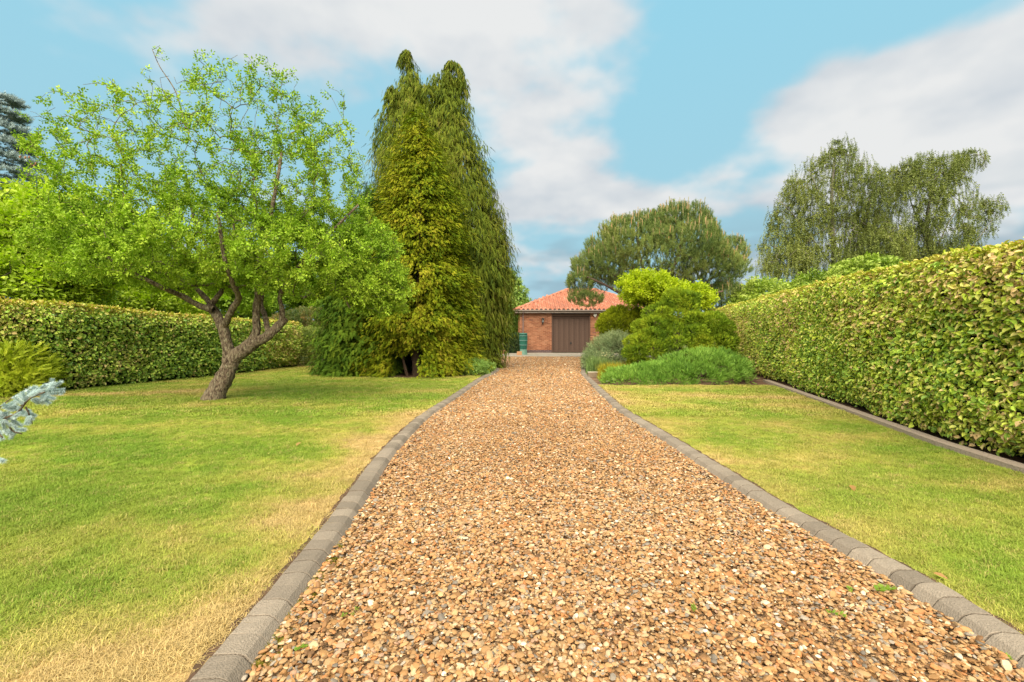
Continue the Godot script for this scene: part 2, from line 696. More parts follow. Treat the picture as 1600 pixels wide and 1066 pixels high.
func kerbs() -> void:
	var mats := []
	for k in 5:
		var b := 0.84 + 0.09 * k
		mats.append(mat_noise([lin(0.118 * b, 0.094 * b, 0.070 * b), lin(0.150 * b, 0.121 * b, 0.092 * b), lin(0.165 * b, 0.134 * b, 0.103 * b), lin(0.180 * b, 0.147 * b, 0.114 * b), lin(0.235 * b, 0.195 * b, 0.152 * b)], 0.06, 2.6, 0.35, 0.9, 51 + k))
	var joint := mat_plain(lin(0.035, 0.026, 0.018), 0.95)
	var shapes := [block_shape(0.100, 1), block_shape(0.100, 2), block_shape(0.100, 3), block_shape(0.100, 4)]
	for side in 2:
		var line: Array = left_foot if side == 0 else right_foot
		var pts := []
		for e in line:
			pts.append(Vector3(e[1], 0, -e[0]))
		pts = spline(pts, 14)
		var o := thing("block_edging", "grey concrete block kerb edging the wide lawn with the leaning tree" if side == 0 else "grey concrete block kerb edging the small lawn beside the tall hedge", "kerb", pts[0])
		o.set_meta("kind", "thing")
		var core := PackedVector3Array()
		var outl := []
		for i in pts.size():
			var dirc: Vector3 = (pts[mini(i + 1, pts.size() - 1)] - pts[maxi(i - 1, 0)]).normalized()
			var xs := Basis(Vector3.UP, atan2(-dirc.x, -dirc.z)).x * (1.0 if side == 0 else -1.0)
			var row := []
			for q in [Vector2(-0.139, -0.05), Vector2(-0.137, 0.037), Vector2(-0.132, 0.0425), Vector2(-0.07, 0.0455), Vector2(-0.055, 0.0425), Vector2(-0.039, 0.036), Vector2(-0.008, 0.002), Vector2(-0.004, -0.05)]:
				row.append(pts[i] + xs * q.x + Vector3.UP * q.y - pts[0])
			outl.append(row)
		for i in outl.size() - 1:
			for k in 7:
				core.append_array(PackedVector3Array([outl[i][k], outl[i + 1][k], outl[i + 1][k + 1], outl[i][k], outl[i + 1][k + 1], outl[i][k + 1]]))
		part("joint_filling", mesh_of(core), joint, o)
		var run := 0.0
		var next := 0.0
		var n := 0
		for i in pts.size() - 1:
			var a: Vector3 = pts[i]
			var b: Vector3 = pts[i + 1]
			var l := a.distance_to(b)
			while next <= run + l and n < 230:
				var p := a.lerp(b, (next - run) / l)
				var dir := (b - a).normalized()
				var bs := Basis(Vector3.UP, atan2(-dir.x, -dir.z))
				if side == 1:
					bs = Basis(Vector3.UP, atan2(dir.x, dir.z))
				bs = bs * Basis(Vector3.UP, rng.randf_range(-0.03, 0.03)) * Basis(Vector3.FORWARD, rng.randf_range(-0.03, 0.03))
				var shift := Vector3(0, rng.randf_range(-0.0008, 0.0022), 0) + bs.x * rng.randf_range(-0.003, 0.003)
				part("block", shapes[rng.randi() % 4], mats[rng.randi() % 5], o, Transform3D(bs, p + shift - o.position))
				n += 1
				next += 0.1050 if rng.randf() < 0.85 else 0.109
			run += l


func on_left_lawn(x: float, d: float) -> bool:
	if d > 17.6 or x < line_at(hedge_l, d) - 0.35 or x > line_at(left_foot, minf(d, 15.8)) - 0.155 - 0.016 * (1.0 + fine.get_noise_2d(d * 5.0, 1.0)):
		return false
	var e := Vector2((x + 2.75) / 2.35, (d - 13.4) / 2.25)    # bed under the conifers
	return e.length_squared() > 1.0 and not (d > 13.5 and x > -2.7)


func on_right_lawn(x: float, d: float) -> bool:
	return d < 9.55 and x > line_at(right_foot, d) + 0.155 + 0.014 * (1.0 + fine.get_noise_2d(d * 5.0, 8.0)) and x < line_at(strip, d)


func lawns() -> void:
	var soil_mat := mat_noise([lin(0.05, 0.03, 0.02), lin(0.10, 0.062, 0.04), lin(0.15, 0.10, 0.065)], 0.08, 2.0, 2.5, 0.95, 61)
	var soil := mat_leaf(0.95, Color(0, 0, 0), 0.2)
	var brown := func(x: float, d: float) -> Color:
		return grad([lin(0.06, 0.038, 0.026), lin(0.12, 0.07, 0.045), lin(0.16, 0.10, 0.065)], 0.5 + fine.get_noise_2d(x * 6.0, d * 6.0))
	# soil strip behind each kerb and the beds
	struct("soil", sheet(-11.0, -0.75, 0.3, 18.0, 0.25, 0.014, brown, 0.0, func(x, d): return x < line_at(left_foot, minf(d, 15.8)) - 0.05 and x > line_at(hedge_l, d) - 1.6 and (d < 15.0 or x < -1.9)), soil)
	struct("soil", sheet(1.5, 8.0, 0.3, 21.5, 0.25, 0.014, brown, 0.0, func(x, d): return x > line_at(right_foot, d) + 0.05), soil)
	var turf := mat_leaf(0.95, Color(0, 0, 0), 0.1)
	var tone := func(x: float, d: float) -> Color:
		var c := lawn_tone(x, d)
		return Color(c.r * 0.8, c.g * 0.75, c.b * 0.8)
	struct("lawn", sheet(-11.0, -0.8, 0.3, 17.6, 0.08, 0.026, tone, 0.010, func(x, d): return on_left_lawn(x - 0.06 if x > -2.2 else x, d)), turf)
	struct("lawn", sheet(1.55, 5.8, 0.3, 9.6, 0.08, 0.026, tone, 0.010, func(x, d): return on_right_lawn(x + 0.06 if x < 2.6 else x - 0.06, d)), turf)
	for side in 2:
		var line: Array = left_foot if side == 0 else right_foot
		var sg := -1.0 if side == 0 else 1.0
		var strip_v := PackedVector3Array()
		var strip_c := PackedColorArray()
		for k in 300:
			var d0 := 0.3 + k * 0.045
			if side == 1 and d0 > 9.5:
				break
			var q := []
			for dd in [d0, d0 + 0.045]:
				q.append(Vector3(line_at(line, dd) + sg * 0.135, 0.038, -dd))
				q.append(Vector3(line_at(line, dd) + sg * (0.172 + 0.02 * fine.get_noise_2d(dd * 6.0, side * 7.0)), 0.036, -dd))
			strip_v.append_array(PackedVector3Array([q[0], q[2], q[3], q[0], q[3], q[1]]))
			for c in 6:
				strip_c.append(grad([lin(0.05, 0.032, 0.022), lin(0.10, 0.060, 0.038)], 0.5 + fine.get_noise_2d(d0 * 9.0, c)))
		struct("soil", mesh_of(strip_v, strip_c), soil)
	var blade := mat_leaf(0.6, Color(0.6, 0.65, 0.25), 0.25)
	var tufts := [blades_mesh(30, 0.042, 0.030, 0.0026, 0.9, 1), blades_mesh(30, 0.042, 0.027, 0.0024, 1.2, 2)]
	var wide := blades_mesh(34, 0.09, 0.034, 0.005, 1.0, 3)
	var dry := blades_mesh(26, 0.045, 0.027, 0.0020, 2.0, 4)
	for side in 2:
		var cl := [Cloud.new(), Cloud.new()]
		var far := Cloud.new()
		var straw := Cloud.new()
		for band in [[0.9, 2.2, 2100], [2.2, 3.6, 1800], [3.6, 6.0, 1000], [6.0, 10.0, 400], [10.0, 17.6, 170]]:
			var x0: float = maxf(-11.0, -1.15 * band[1] - 0.7) if side == 0 else 1.6
			var x1: float = -0.85 if side == 0 else minf(5.8, 1.15 * band[1] + 0.9)
			if x1 <= x0:
				continue
			var count := int((x1 - x0) * (band[1] - band[0]) * band[2])
			for k in count:
				var x := rng.randf_range(x0, x1)
				var d: float = rng.randf_range(band[0], band[1])
				if not (on_left_lawn(x, d) if side == 0 else on_right_lawn(x, d)):
					continue
				var c := lawn_tone(x + rng.randfn() * 0.05, d + rng.randfn() * 0.05)
				if rng.randf() < 0.14:
					c = c.lerp(GRASS[4], 0.55)
				c = jit(c, 0.22)
				var y := 0.024 + 0.010 * patch.get_noise_2d(x * 1.5, d * 1.5)
				var bs := Basis(Vector3.UP, rng.randf() * TAU) * Basis(Vector3.RIGHT, rng.randfn() * 0.12)
				var s := rng.randf_range(0.75, 1.2) * (1.0 + 0.25 * patch.get_noise_2d(x * 6.0, d * 6.0))
				if d > 6.0:
					far.put(bs.scaled(Vector3(1.3, 0.9, 1.3) * s), Vector3(x, y, -d), c)
				elif c.r > 0.2 and rng.randf() < 0.7:
					straw.put(bs.scaled(Vector3(1, 0.8, 1) * s), Vector3(x, y, -d), c)
				else:
					cl[k % 2].put(bs.scaled(Vector3.ONE * s), Vector3(x, y, -d), c)
		many("grass", tufts[0], blade, self, cl[0])
		many("grass", tufts[1], blade, self, cl[1])
		many("grass", wide, blade, self, far)
		many("grass", dry, blade, self, straw)


func gravel() -> void:
	var m := mat_leaf(0.7, Color(0, 0, 0), 0.4)
	var shapes := [stone_mesh(1), stone_mesh(2), stone_mesh(3), stone_mesh(4), stone_mesh(5)]
	var cl := []
	for k in 5:
		cl.append(Cloud.new())
	var tot := 0
	for band in [[0.85, 3.0, 9500.0], [3.0, 6.0, 6500.0], [6.0, 10.0, 3300.0], [10.0, 15.0, 1500.0], [15.0, 22.3, 900.0]]:
		var x0 := -1.2 if band[1] < 14.5 else (-1.2 if band[1] < 15.5 else -6.5)
		var x1 := 1.95 if band[1] < 14.5 else 3.7
		var count := int((x1 - x0) * (band[1] - band[0]) * band[2])
		for k in count:
			var x := rng.randf_range(x0, x1)
			var d: float = rng.randf_range(band[0], band[1])
			var xl: float = line_at(left_foot, d) if d < 14.4 else lerpf(-0.45, -7.0, smoothstep(14.4, 17.0, d))
			if x < xl + 0.0 or x > line_at(right_foot, d) - 0.0:
				continue
			var size := clampf(exp(rng.randfn() * 0.36) * 0.0152, 0.007, 0.038)
			if d > 6.0:
				size *= 1.4
			if d > 10.0:
				size *= 1.35
			var t := clampf(0.52 + rng.randfn() * 0.27 + 0.16 * patch.get_noise_2d(x * 1.4 + 9.0, d * 1.0), 0.0, 1.0)
			var c := grad(GRAVEL, t)
			var u := rng.randf()
			if u < 0.075:
				c = jit(lin(0.17, 0.138, 0.105), 0.35)
			elif u < 0.10:
				c = lin(0.46, 0.38, 0.265)
			elif u < 0.18:
				c = lin(0.30, 0.125, 0.042)
			elif u < 0.24:
				c = lin(0.30, 0.175, 0.105)
			c = jit(c, 0.2)
			var edge := minf(x - xl, line_at(right_foot, d) - x)
			var y := rng.randf_range(-0.006, 0.014) + 0.010 * patch.get_noise_2d(x * 3.0, d * 3.0) + 0.016 * exp(-pow(edge / 0.10, 2.0))
			var bs := Basis(Vector3.UP, rng.randf() * TAU) * Basis(rv(), rng.randfn() * 0.6)
			cl[k % 5].put(bs.scaled(Vector3(size, size * rng.randf_range(0.7, 1.1), size * rng.randf_range(0.8, 1.2))), Vector3(x, y, -d), c)
	for k in 5:
		many("gravel", shapes[k], m, self, cl[k])


# ---------------------------------------------------------------- the garage
func garage() -> void:
	var zf := -27.0
	var x0 := 0.45
	var x1 := 8.6
	var o := thing("garage", "red brick garage with orange pantile hipped roof and brown boarded door", "garage", Vector3(4.5, 0, zf))
	var off := -o.position
	var L := func(list: Array) -> ArrayMesh:
		for e in list:
			e[0] = e[0] + off
		return boxes(list)
	var mortar := mat_noise([lin(0.30, 0.23, 0.16), lin(0.38, 0.30, 0.22)], 0.05, 3.0, 0.1, 0.95, 71)
	var d0 := 2.32
	var d1 := 4.60
	var e0 := 5.12
	var e1 := 7.40
	var wall: MeshInstance3D = part("wall", L.call([[Vector3((x0 + d0) / 2, 1.15, zf - 0.11), Vector3(d0 - x0, 2.34, 0.2)], [Vector3((d1 + e0) / 2, 1.15, zf - 0.11), Vector3(e0 - d1, 2.34, 0.2)], [Vector3((e1 + x1) / 2, 1.15, zf - 0.11), Vector3(x1 - e1, 2.34, 0.2)], [Vector3(x0 + 0.1, 1.15, zf - 3.6), Vector3(0.2, 2.34, 6.78)], [Vector3(x1 - 0.1, 1.15, zf - 3.6), Vector3(0.2, 2.34, 6.78)], [Vector3((x0 + x1) / 2, 1.15, zf - 7.1), Vector3(x1 - x0, 2.34, 0.2)]]), mortar, o)
	var bricks := Cloud.new()
	var bm := mat_leaf(0.9, Color(0, 0, 0), 0.2)
	for r in 31:
		for seg in [[x0, d0], [d1, e0], [e1, x1]]:
			var x: float = seg[0] - (0.1125 if r % 2 else 0.0)
			while x < seg[1] - 0.02:
				var a := maxf(x, seg[0])
				var b := minf(x + 0.215, seg[1])
				if b - a > 0.03:
					var c := grad([lin(0.20, 0.082, 0.048), lin(0.26, 0.108, 0.060), lin(0.29, 0.126, 0.070), lin(0.33, 0.160, 0.092)], rng.randf())
					if rng.randf() < 0.04:
						c = lin(0.16, 0.075, 0.055)
					if r < 2:
						c = lin(0.11, 0.075, 0.075)
					bricks.put(Basis.from_scale(Vector3(b - a, 0.065, 0.05)), Vector3((a + b) / 2, 0.045 + r * 0.075, zf - 0.018), jit(c, 0.12))
				x += 0.225
		for k in 29:
			bricks.put(Basis.from_scale(Vector3(0.05, 0.065, 0.215)), Vector3(x0 + 0.018, 0.045 + r * 0.075, zf - 0.26 - k * 0.225 - (0.1125 if r % 2 else 0.0)), jit(grad([lin(0.20, 0.07, 0.04), lin(0.34, 0.125, 0.055), lin(0.42, 0.165, 0.07)], rng.randf()), 0.12))
	var bb := BoxMesh.new()
	bb.size = Vector3.ONE
	many("brickwork", bb, bm, o, bricks)
	# doors
	var wood := []
	for k in 4:
		var b := 0.8 + 0.12 * k
		wood.append(mat_noise([lin(0.055 * b, 0.034 * b, 0.026 * b), lin(0.095 * b, 0.058 * b, 0.043 * b), lin(0.12 * b, 0.075 * b, 0.056 * b)], 0.05, 1.2, 0.15, 0.6, 81 + k, false, Vector3(4, 0.5, 4)))
	for dd in [[d0, d1, "second"], [e0, e1, "third"]]:
		var dw: float = dd[1] - dd[0]
		var cx: float = (dd[0] + dd[1]) / 2
		var door: MeshInstance3D = part("door", L.call([[Vector3(cx, 1.10, zf - 0.16), Vector3(dw - 0.12, 2.12, 0.03)]]), wood[0], o)
		part("door_frame", L.call([[Vector3(dd[0] + 0.03, 1.14, zf - 0.09), Vector3(0.06, 2.28, 0.1)], [Vector3(dd[1] - 0.03, 1.14, zf - 0.09), Vector3(0.06, 2.28, 0.1)], [Vector3(cx, 2.21, zf - 0.091), Vector3(dw - 0.125, 0.14, 0.1)]]), wood[3], o)
		var bw := (dw - 0.14) / 21.0
		for k in 21:
			part("board", L.call([[Vector3(dd[0] + 0.07 + bw * (k + 0.5), 1.07, zf - 0.135), Vector3(bw - 0.008, 1.88, 0.02)]]), wood[(k * 5 + k / 3) % 4], door)
		part("rail", L.call([[Vector3(cx, 2.075, zf - 0.132), Vector3(dw - 0.14, 0.11, 0.03)]]), wood[1], door)
		part("rail", L.call([[Vector3(cx, 0.075, zf - 0.132), Vector3(dw - 0.14, 0.10, 0.03)]]), wood[1], door)
		part("handle", L.call([[Vector3(cx, 0.56, zf - 0.105), Vector3(0.09, 0.09, 0.03)], [Vector3(cx, 0.56, zf - 0.08), Vector3(0.025, 0.14, 0.025)]]), mat_plain(lin(0.02, 0.02, 0.02), 0.4), door)
	# fascia, gutter, downpipe
	var grey := mat_noise([lin(0.24, 0.195, 0.165), lin(0.30, 0.25, 0.215)], 0.03, 2.0, 0.0, 0.6, 91)
	part("fascia", L.call([[Vector3((x0 + x1) / 2, 2.40, zf + 0.26), Vector3(x1 - x0 + 0.56, 0.16, 0.03)], [Vector3(x0 - 0.28, 2.40, zf - 3.5), Vector3(0.03, 0.16, 7.4)], [Vector3((x0 + x1) / 2, 2.335, zf + 0.12), Vector3(x1 - x0 + 0.5, 0.02, 0.26)]]), grey, o)
	var gut := CylinderMesh.new()
	gut.top_radius = 0.055
	gut.bottom_radius = 0.055
	gut.height = x1 - x0 + 0.7
	gut.radial_segments = 12
	part("gutter", gut, mat_plain(lin(0.17, 0.135, 0.115), 0.5), o, Transform3D(Basis(Vector3.FORWARD, PI / 2), Vector3((x0 + x1) / 2, 2.46, zf + 0.33) + off))
	part("downpipe", tube([Vector3(x0 + 0.2, 2.42, zf + 0.3) + off, Vector3(x0 + 0.2, 2.30, zf + 0.26) + off, Vector3(x0 + 0.2, 2.18, zf + 0.07) + off, Vector3(x0 + 0.2, 1.2, zf + 0.06) + off, Vector3(x0 + 0.2, 0.1, zf + 0.06) + off], 0.035, 0.035, 10, 0.0), mat_plain(lin(0.16, 0.11, 0.10), 0.5), o)
	# hipped roof: each pantile of the front slope is a piece
	var ex0 := x0 - 0.36
	var ex1 := x1 + 0.36
	var ez := zf + 0.36
	var eh := 2.47
	var run := 3.5
	var rise := 1.5
	var rz := ez - run
	var under := mat_plain(lin(0.12, 0.06, 0.035), 0.9)
	var A := Vector3(ex0, eh, ez) + off
	var B := Vector3(ex1, eh, ez) + off
	var C := Vector3(ex0 + run, eh + rise, rz) + off
	var D := Vector3(ex1 - run, eh + rise, rz) + off
	var E := Vector3(ex0, eh, rz - run) + off
	var G := Vector3(ex1, eh, rz - run) + off
	var rf := part("roof", mesh_of(PackedVector3Array([A, C, D, A, D, B, A, E, C, B, D, G, E, G, D, E, D, C, A, B, G, A, G, E])), under, o)
	var slope := Vector3(0, rise, -run).normalized()
	var nrm := slope.cross(Vector3.RIGHT) * -1.0
	if nrm.y < 0:
		nrm = -nrm
	var tm := []
	for c in [lin(0.33, 0.125, 0.075), lin(0.36, 0.145, 0.090), lin(0.30, 0.115, 0.070), lin(0.37, 0.165, 0.108), lin(0.28, 0.115, 0.075)]:
		tm.append(mat_noise([Color(c.r * 0.8, c.g * 0.8, c.b * 0.8), c, c], 0.03, 3.0, 0.1, 0.85, 95))
	var tile := pantile(0.262, 0.37)
	var len := Vector2(rise, run).length()
	var rows := 12
	var pitch := len / rows
	var left_tiles := 0
	var rest := Cloud.new()
	for r in rows:
		var u := (r + 0.1) * pitch
		var inset: float = run * (r + 0.5) / rows
		var n := int((ex1 - ex0) / 0.258)
		for c in n:
			var x := ex0 + 0.12 + c * 0.258
			if x < ex0 + inset - 0.02 or x > ex1 - inset + 0.02:
				continue
			var at := Vector3(x, eh, ez) + slope * (u - 0.03) + nrm * (0.036 + rng.randf_range(-0.004, 0.004))
			var bs := Basis(Vector3.RIGHT, nrm, slope * -1.0).rotated(nrm, rng.randf_range(-0.015, 0.015))
			bs = Basis(bs.x, bs.y, bs.x.cross(bs.y))
			if left_tiles < 300:
				part("tile", tile, tm[rng.randi() % 5], rf, Transform3D(bs, at + off))
				left_tiles += 1
	for hp in [[A, C], [B, D]]:
		var a: Vector3 = hp[0]
		var b: Vector3 = hp[1]
		var dir := (b - a).normalized()
		var l := a.distance_to(b)
		var n := int(l / 0.33)
		for k in n + 1:
			var fr := frame(dir, Vector3.UP)
			part("hip_tile", ridge_tile(0.36), tm[rng.randi() % 5], rf, Transform3D(fr, a + dir * (k * 0.33) + Vector3.UP * (0.035 + 0.012 * (k % 2))))
	for k in int(C.distance_to(D) / 0.33) + 1:
		part("ridge_tile", ridge_tile(0.36), tm[rng.randi() % 5], rf, Transform3D(frame(Vector3.RIGHT, Vector3.UP), C + Vector3(k * 0.33, 0.04, 0)))
	# wall lantern and floodlight
	var iron := mat_plain(lin(0.025, 0.023, 0.022), 0.4)
	var lan := thing("wall_lantern", "small black carriage lantern on the brick beside the garage door", "wall lamp", Vector3(1.80, 1.72, zf))
	part("bracket", boxes([[Vector3(0, 0.02, 0.02), Vector3(0.06, 0.16, 0.03)], [Vector3(0, 0.08, 0.09), Vector3(0.02, 0.02, 0.14)]]), iron, lan)
	part("lamp_frame", boxes([[Vector3(-0.055, 0.15, 0.105), Vector3(0.012, 0.17, 0.012)], [Vector3(0.055, 0.15, 0.105), Vector3(0.012, 0.17, 0.012)], [Vector3(-0.055, 0.15, 0.215), Vector3(0.012, 0.17, 0.012)], [Vector3(0.055, 0.15, 0.215), Vector3(0.012, 0.17, 0.012)], [Vector3(0, 0.06, 0.16), Vector3(0.13, 0.02, 0.13)]]), iron, lan)
	var cone := CylinderMesh.new()
	cone.top_radius = 0.015
	cone.bottom_radius = 0.11
	cone.height = 0.1
	cone.radial_segments = 8
	part("cap", cone, iron, lan, Transform3D(Basis(), Vector3(0, 0.285, 0.16)))
	var glass := mat_plain(lin(0.16, 0.16, 0.15), 0.2)
	part("glass", boxes([[Vector3(0, 0.15, 0.16), Vector3(0.09, 0.15, 0.09)]]), glass, lan)
	var fl := thing("floodlight", "small white security floodlight above the brick pier", "floodlight", Vector3(4.86, 2.16, zf))
	part("housing", boxes([[Vector3(0, 0.06, 0.10), Vector3(0.17, 0.12, 0.07)]]), mat_plain(lin(0.6, 0.57, 0.5), 0.5), fl)
	part("sensor", boxes([[Vector3(0, -0.05, 0.06), Vector3(0.07, 0.06, 0.08)], [Vector3(0, 0.02, 0.03), Vector3(0.05, 0.1, 0.05)]]), mat_plain(lin(0.55, 0.52, 0.46), 0.5), fl)


func pantile(w: float, l: float) -> ArrayMesh:   # S-shaped tile; local x across, z down the slope, y out
	var st := SurfaceTool.new()
	st.begin(Mesh.PRIMITIVE_TRIANGLES)
	st.set_smooth_group(-1)
	var n := 8
	var top := []
	for i in n + 1:
		var u := float(i) / n
		var y := 0.05 * sin(u * TAU) + 0.02
		top.append(Vector2((u - 0.5) * w * 1.04, y))
	for i in n:
		var a: Vector2 = top[i]
		var b: Vector2 = top[i + 1]
		var q := [Vector3(a.x, a.y, -l), Vector3(b.x, b.y, -l), Vector3(b.x, b.y + 0.022, 0), Vector3(a.x, a.y + 0.022, 0)]
		for k in [0, 1, 2, 0, 2, 3]:
			st.add_vertex(q[k])
		var e := [Vector3(a.x, a.y + 0.022, 0), Vector3(b.x, b.y + 0.022, 0), Vector3(b.x, b.y, 0), Vector3(a.x, a.y, 0)]
		for k in [0, 1, 2, 0, 2, 3]:
			st.add_vertex(e[k])
	st.generate_normals()
	return st.commit()


func ridge_tile(l: float) -> ArrayMesh:
	var st := SurfaceTool.new()
	st.begin(Mesh.PRIMITIVE_TRIANGLES)
	st.set_smooth_group(-1)
	for i in 8:
		var a := PI * i / 8.0
		var b := PI * (i + 1) / 8.0
		var p := [Vector3(cos(a) * 0.12, sin(a) * 0.095 - 0.02, 0), Vector3(cos(b) * 0.12, sin(b) * 0.095 - 0.02, 0), Vector3(cos(b) * 0.11, sin(b) * 0.085 - 0.02, l), Vector3(cos(a) * 0.11, sin(a) * 0.085 - 0.02, l)]
		for k in [0, 2, 1, 0, 3, 2]:
			st.add_vertex(p[k])
	for i in range(1, 8):
		var p := [Vector3(0.12, -0.02, 0), Vector3(cos(PI * i / 8.0) * 0.12, sin(PI * i / 8.0) * 0.095 - 0.02, 0), Vector3(cos(PI * (i + 1) / 8.0) * 0.12, sin(PI * (i + 1) / 8.0) * 0.095 - 0.02, 0)]
		for k in [0, 1, 2]:
			st.add_vertex(p[k])
	st.generate_normals()
	return st.commit()


# ---------------------------------------------------------------- generic planting
func bush(o: Node3D, called: String, m: Mesh, mat: Material, balls: Array, density: float, size: float, depth: float, pal: Array, lift: float, outw: float, lump := 0.12, freq := 1.6, low := -1.0, bun := 0.0) -> void:
	# balls: [centre, radii]; sprays set over the surface of their union, pointing outwards and up
	var c := Cloud.new()
	for b in balls:
		var ce: Vector3 = b[0]
		var r: Vector3 = b[1]
		var area := 4.0 * PI * pow((pow(r.x * r.y, 1.6) + pow(r.x * r.z, 1.6) + pow(r.y * r.z, 1.6)) / 3.0, 1.0 / 1.6)
		var heads := []
		if bun > 0.0:
			for k in int(area / (bun * bun * 2.3)):
				heads.append(rv())
		for k in int(area * density):
			var q := rv()
			var puff := Vector3.ZERO
			var deep := bun > 0.0 and k % 4 == 0
			if bun > 0.0 and not deep:
				q = heads[rng.randi() % heads.size()]
				puff = (rv() + q * 0.5).normalized() * bun * (1.0 - 0.35 * rng.randf() * rng.randf())
			if q.y < low:
				continue
			var bump := 1.0 + lump * patch.get_noise_3d((ce.x + q.x * r.x) * freq * 2.0, (ce.y + q.y * r.y) * freq * 2.0, (ce.z + q.z * r.z) * freq * 2.0) * 2.0
			var inward := 1.0 - depth / r.x * rng.randf() * rng.randf()
			var p := ce + q * r * bump * inward * (0.74 if deep else 1.0) + puff * Vector3(1, 0.8, 1)
			if p.y < 0.02:
				continue
			var hid := false
			for b2 in balls:
				if b2 != b and ((p - b2[0]) / b2[1]).length_squared() < 0.55:
					hid = true
					break
			if hid:
				continue
			var nr := (q / r).normalized()
			if bun > 0.0 and not deep:
				nr = (nr * 0.5 + puff.normalized()).normalized()
			var dir := (nr * outw + Vector3.UP * lift + rv() * 0.55).normalized()
			var bs := frame(dir, (nr + Vector3.UP * 0.6 + rv() * 0.5).normalized()).scaled(Vector3.ONE * size * rng.randf_range(0.7, 1.3))
			bs = Basis(bs.x, bs.y, bs.z)
			var t := 0.5 + patch.get_noise_3d(p.x * freq * 1.7, p.y * freq * 1.7, p.z * freq * 1.7) * 0.75 + rng.randfn() * 0.17
			c.put(bs, p, jit(leafy(pal, t), 0.15))
	many(called, m, mat, o, c)


func stems(o: Node3D, base: Vector3, ends: Array, r: float, mat: Material) -> void:
	for e in ends:
		var p: Vector3 = e
		var mid := base.lerp(p, 0.5) + Vector3(rng.randf_range(-0.08, 0.08), 0.1, rng.randf_range(-0.08, 0.08))
		part("stem", tube([base - o.position + Vector3(rng.randf_range(-0.05, 0.05), -0.05, rng.randf_range(-0.05, 0.05)), mid - o.position, p - o.position], r, r * 0.4, 7, 0.15), mat, o)


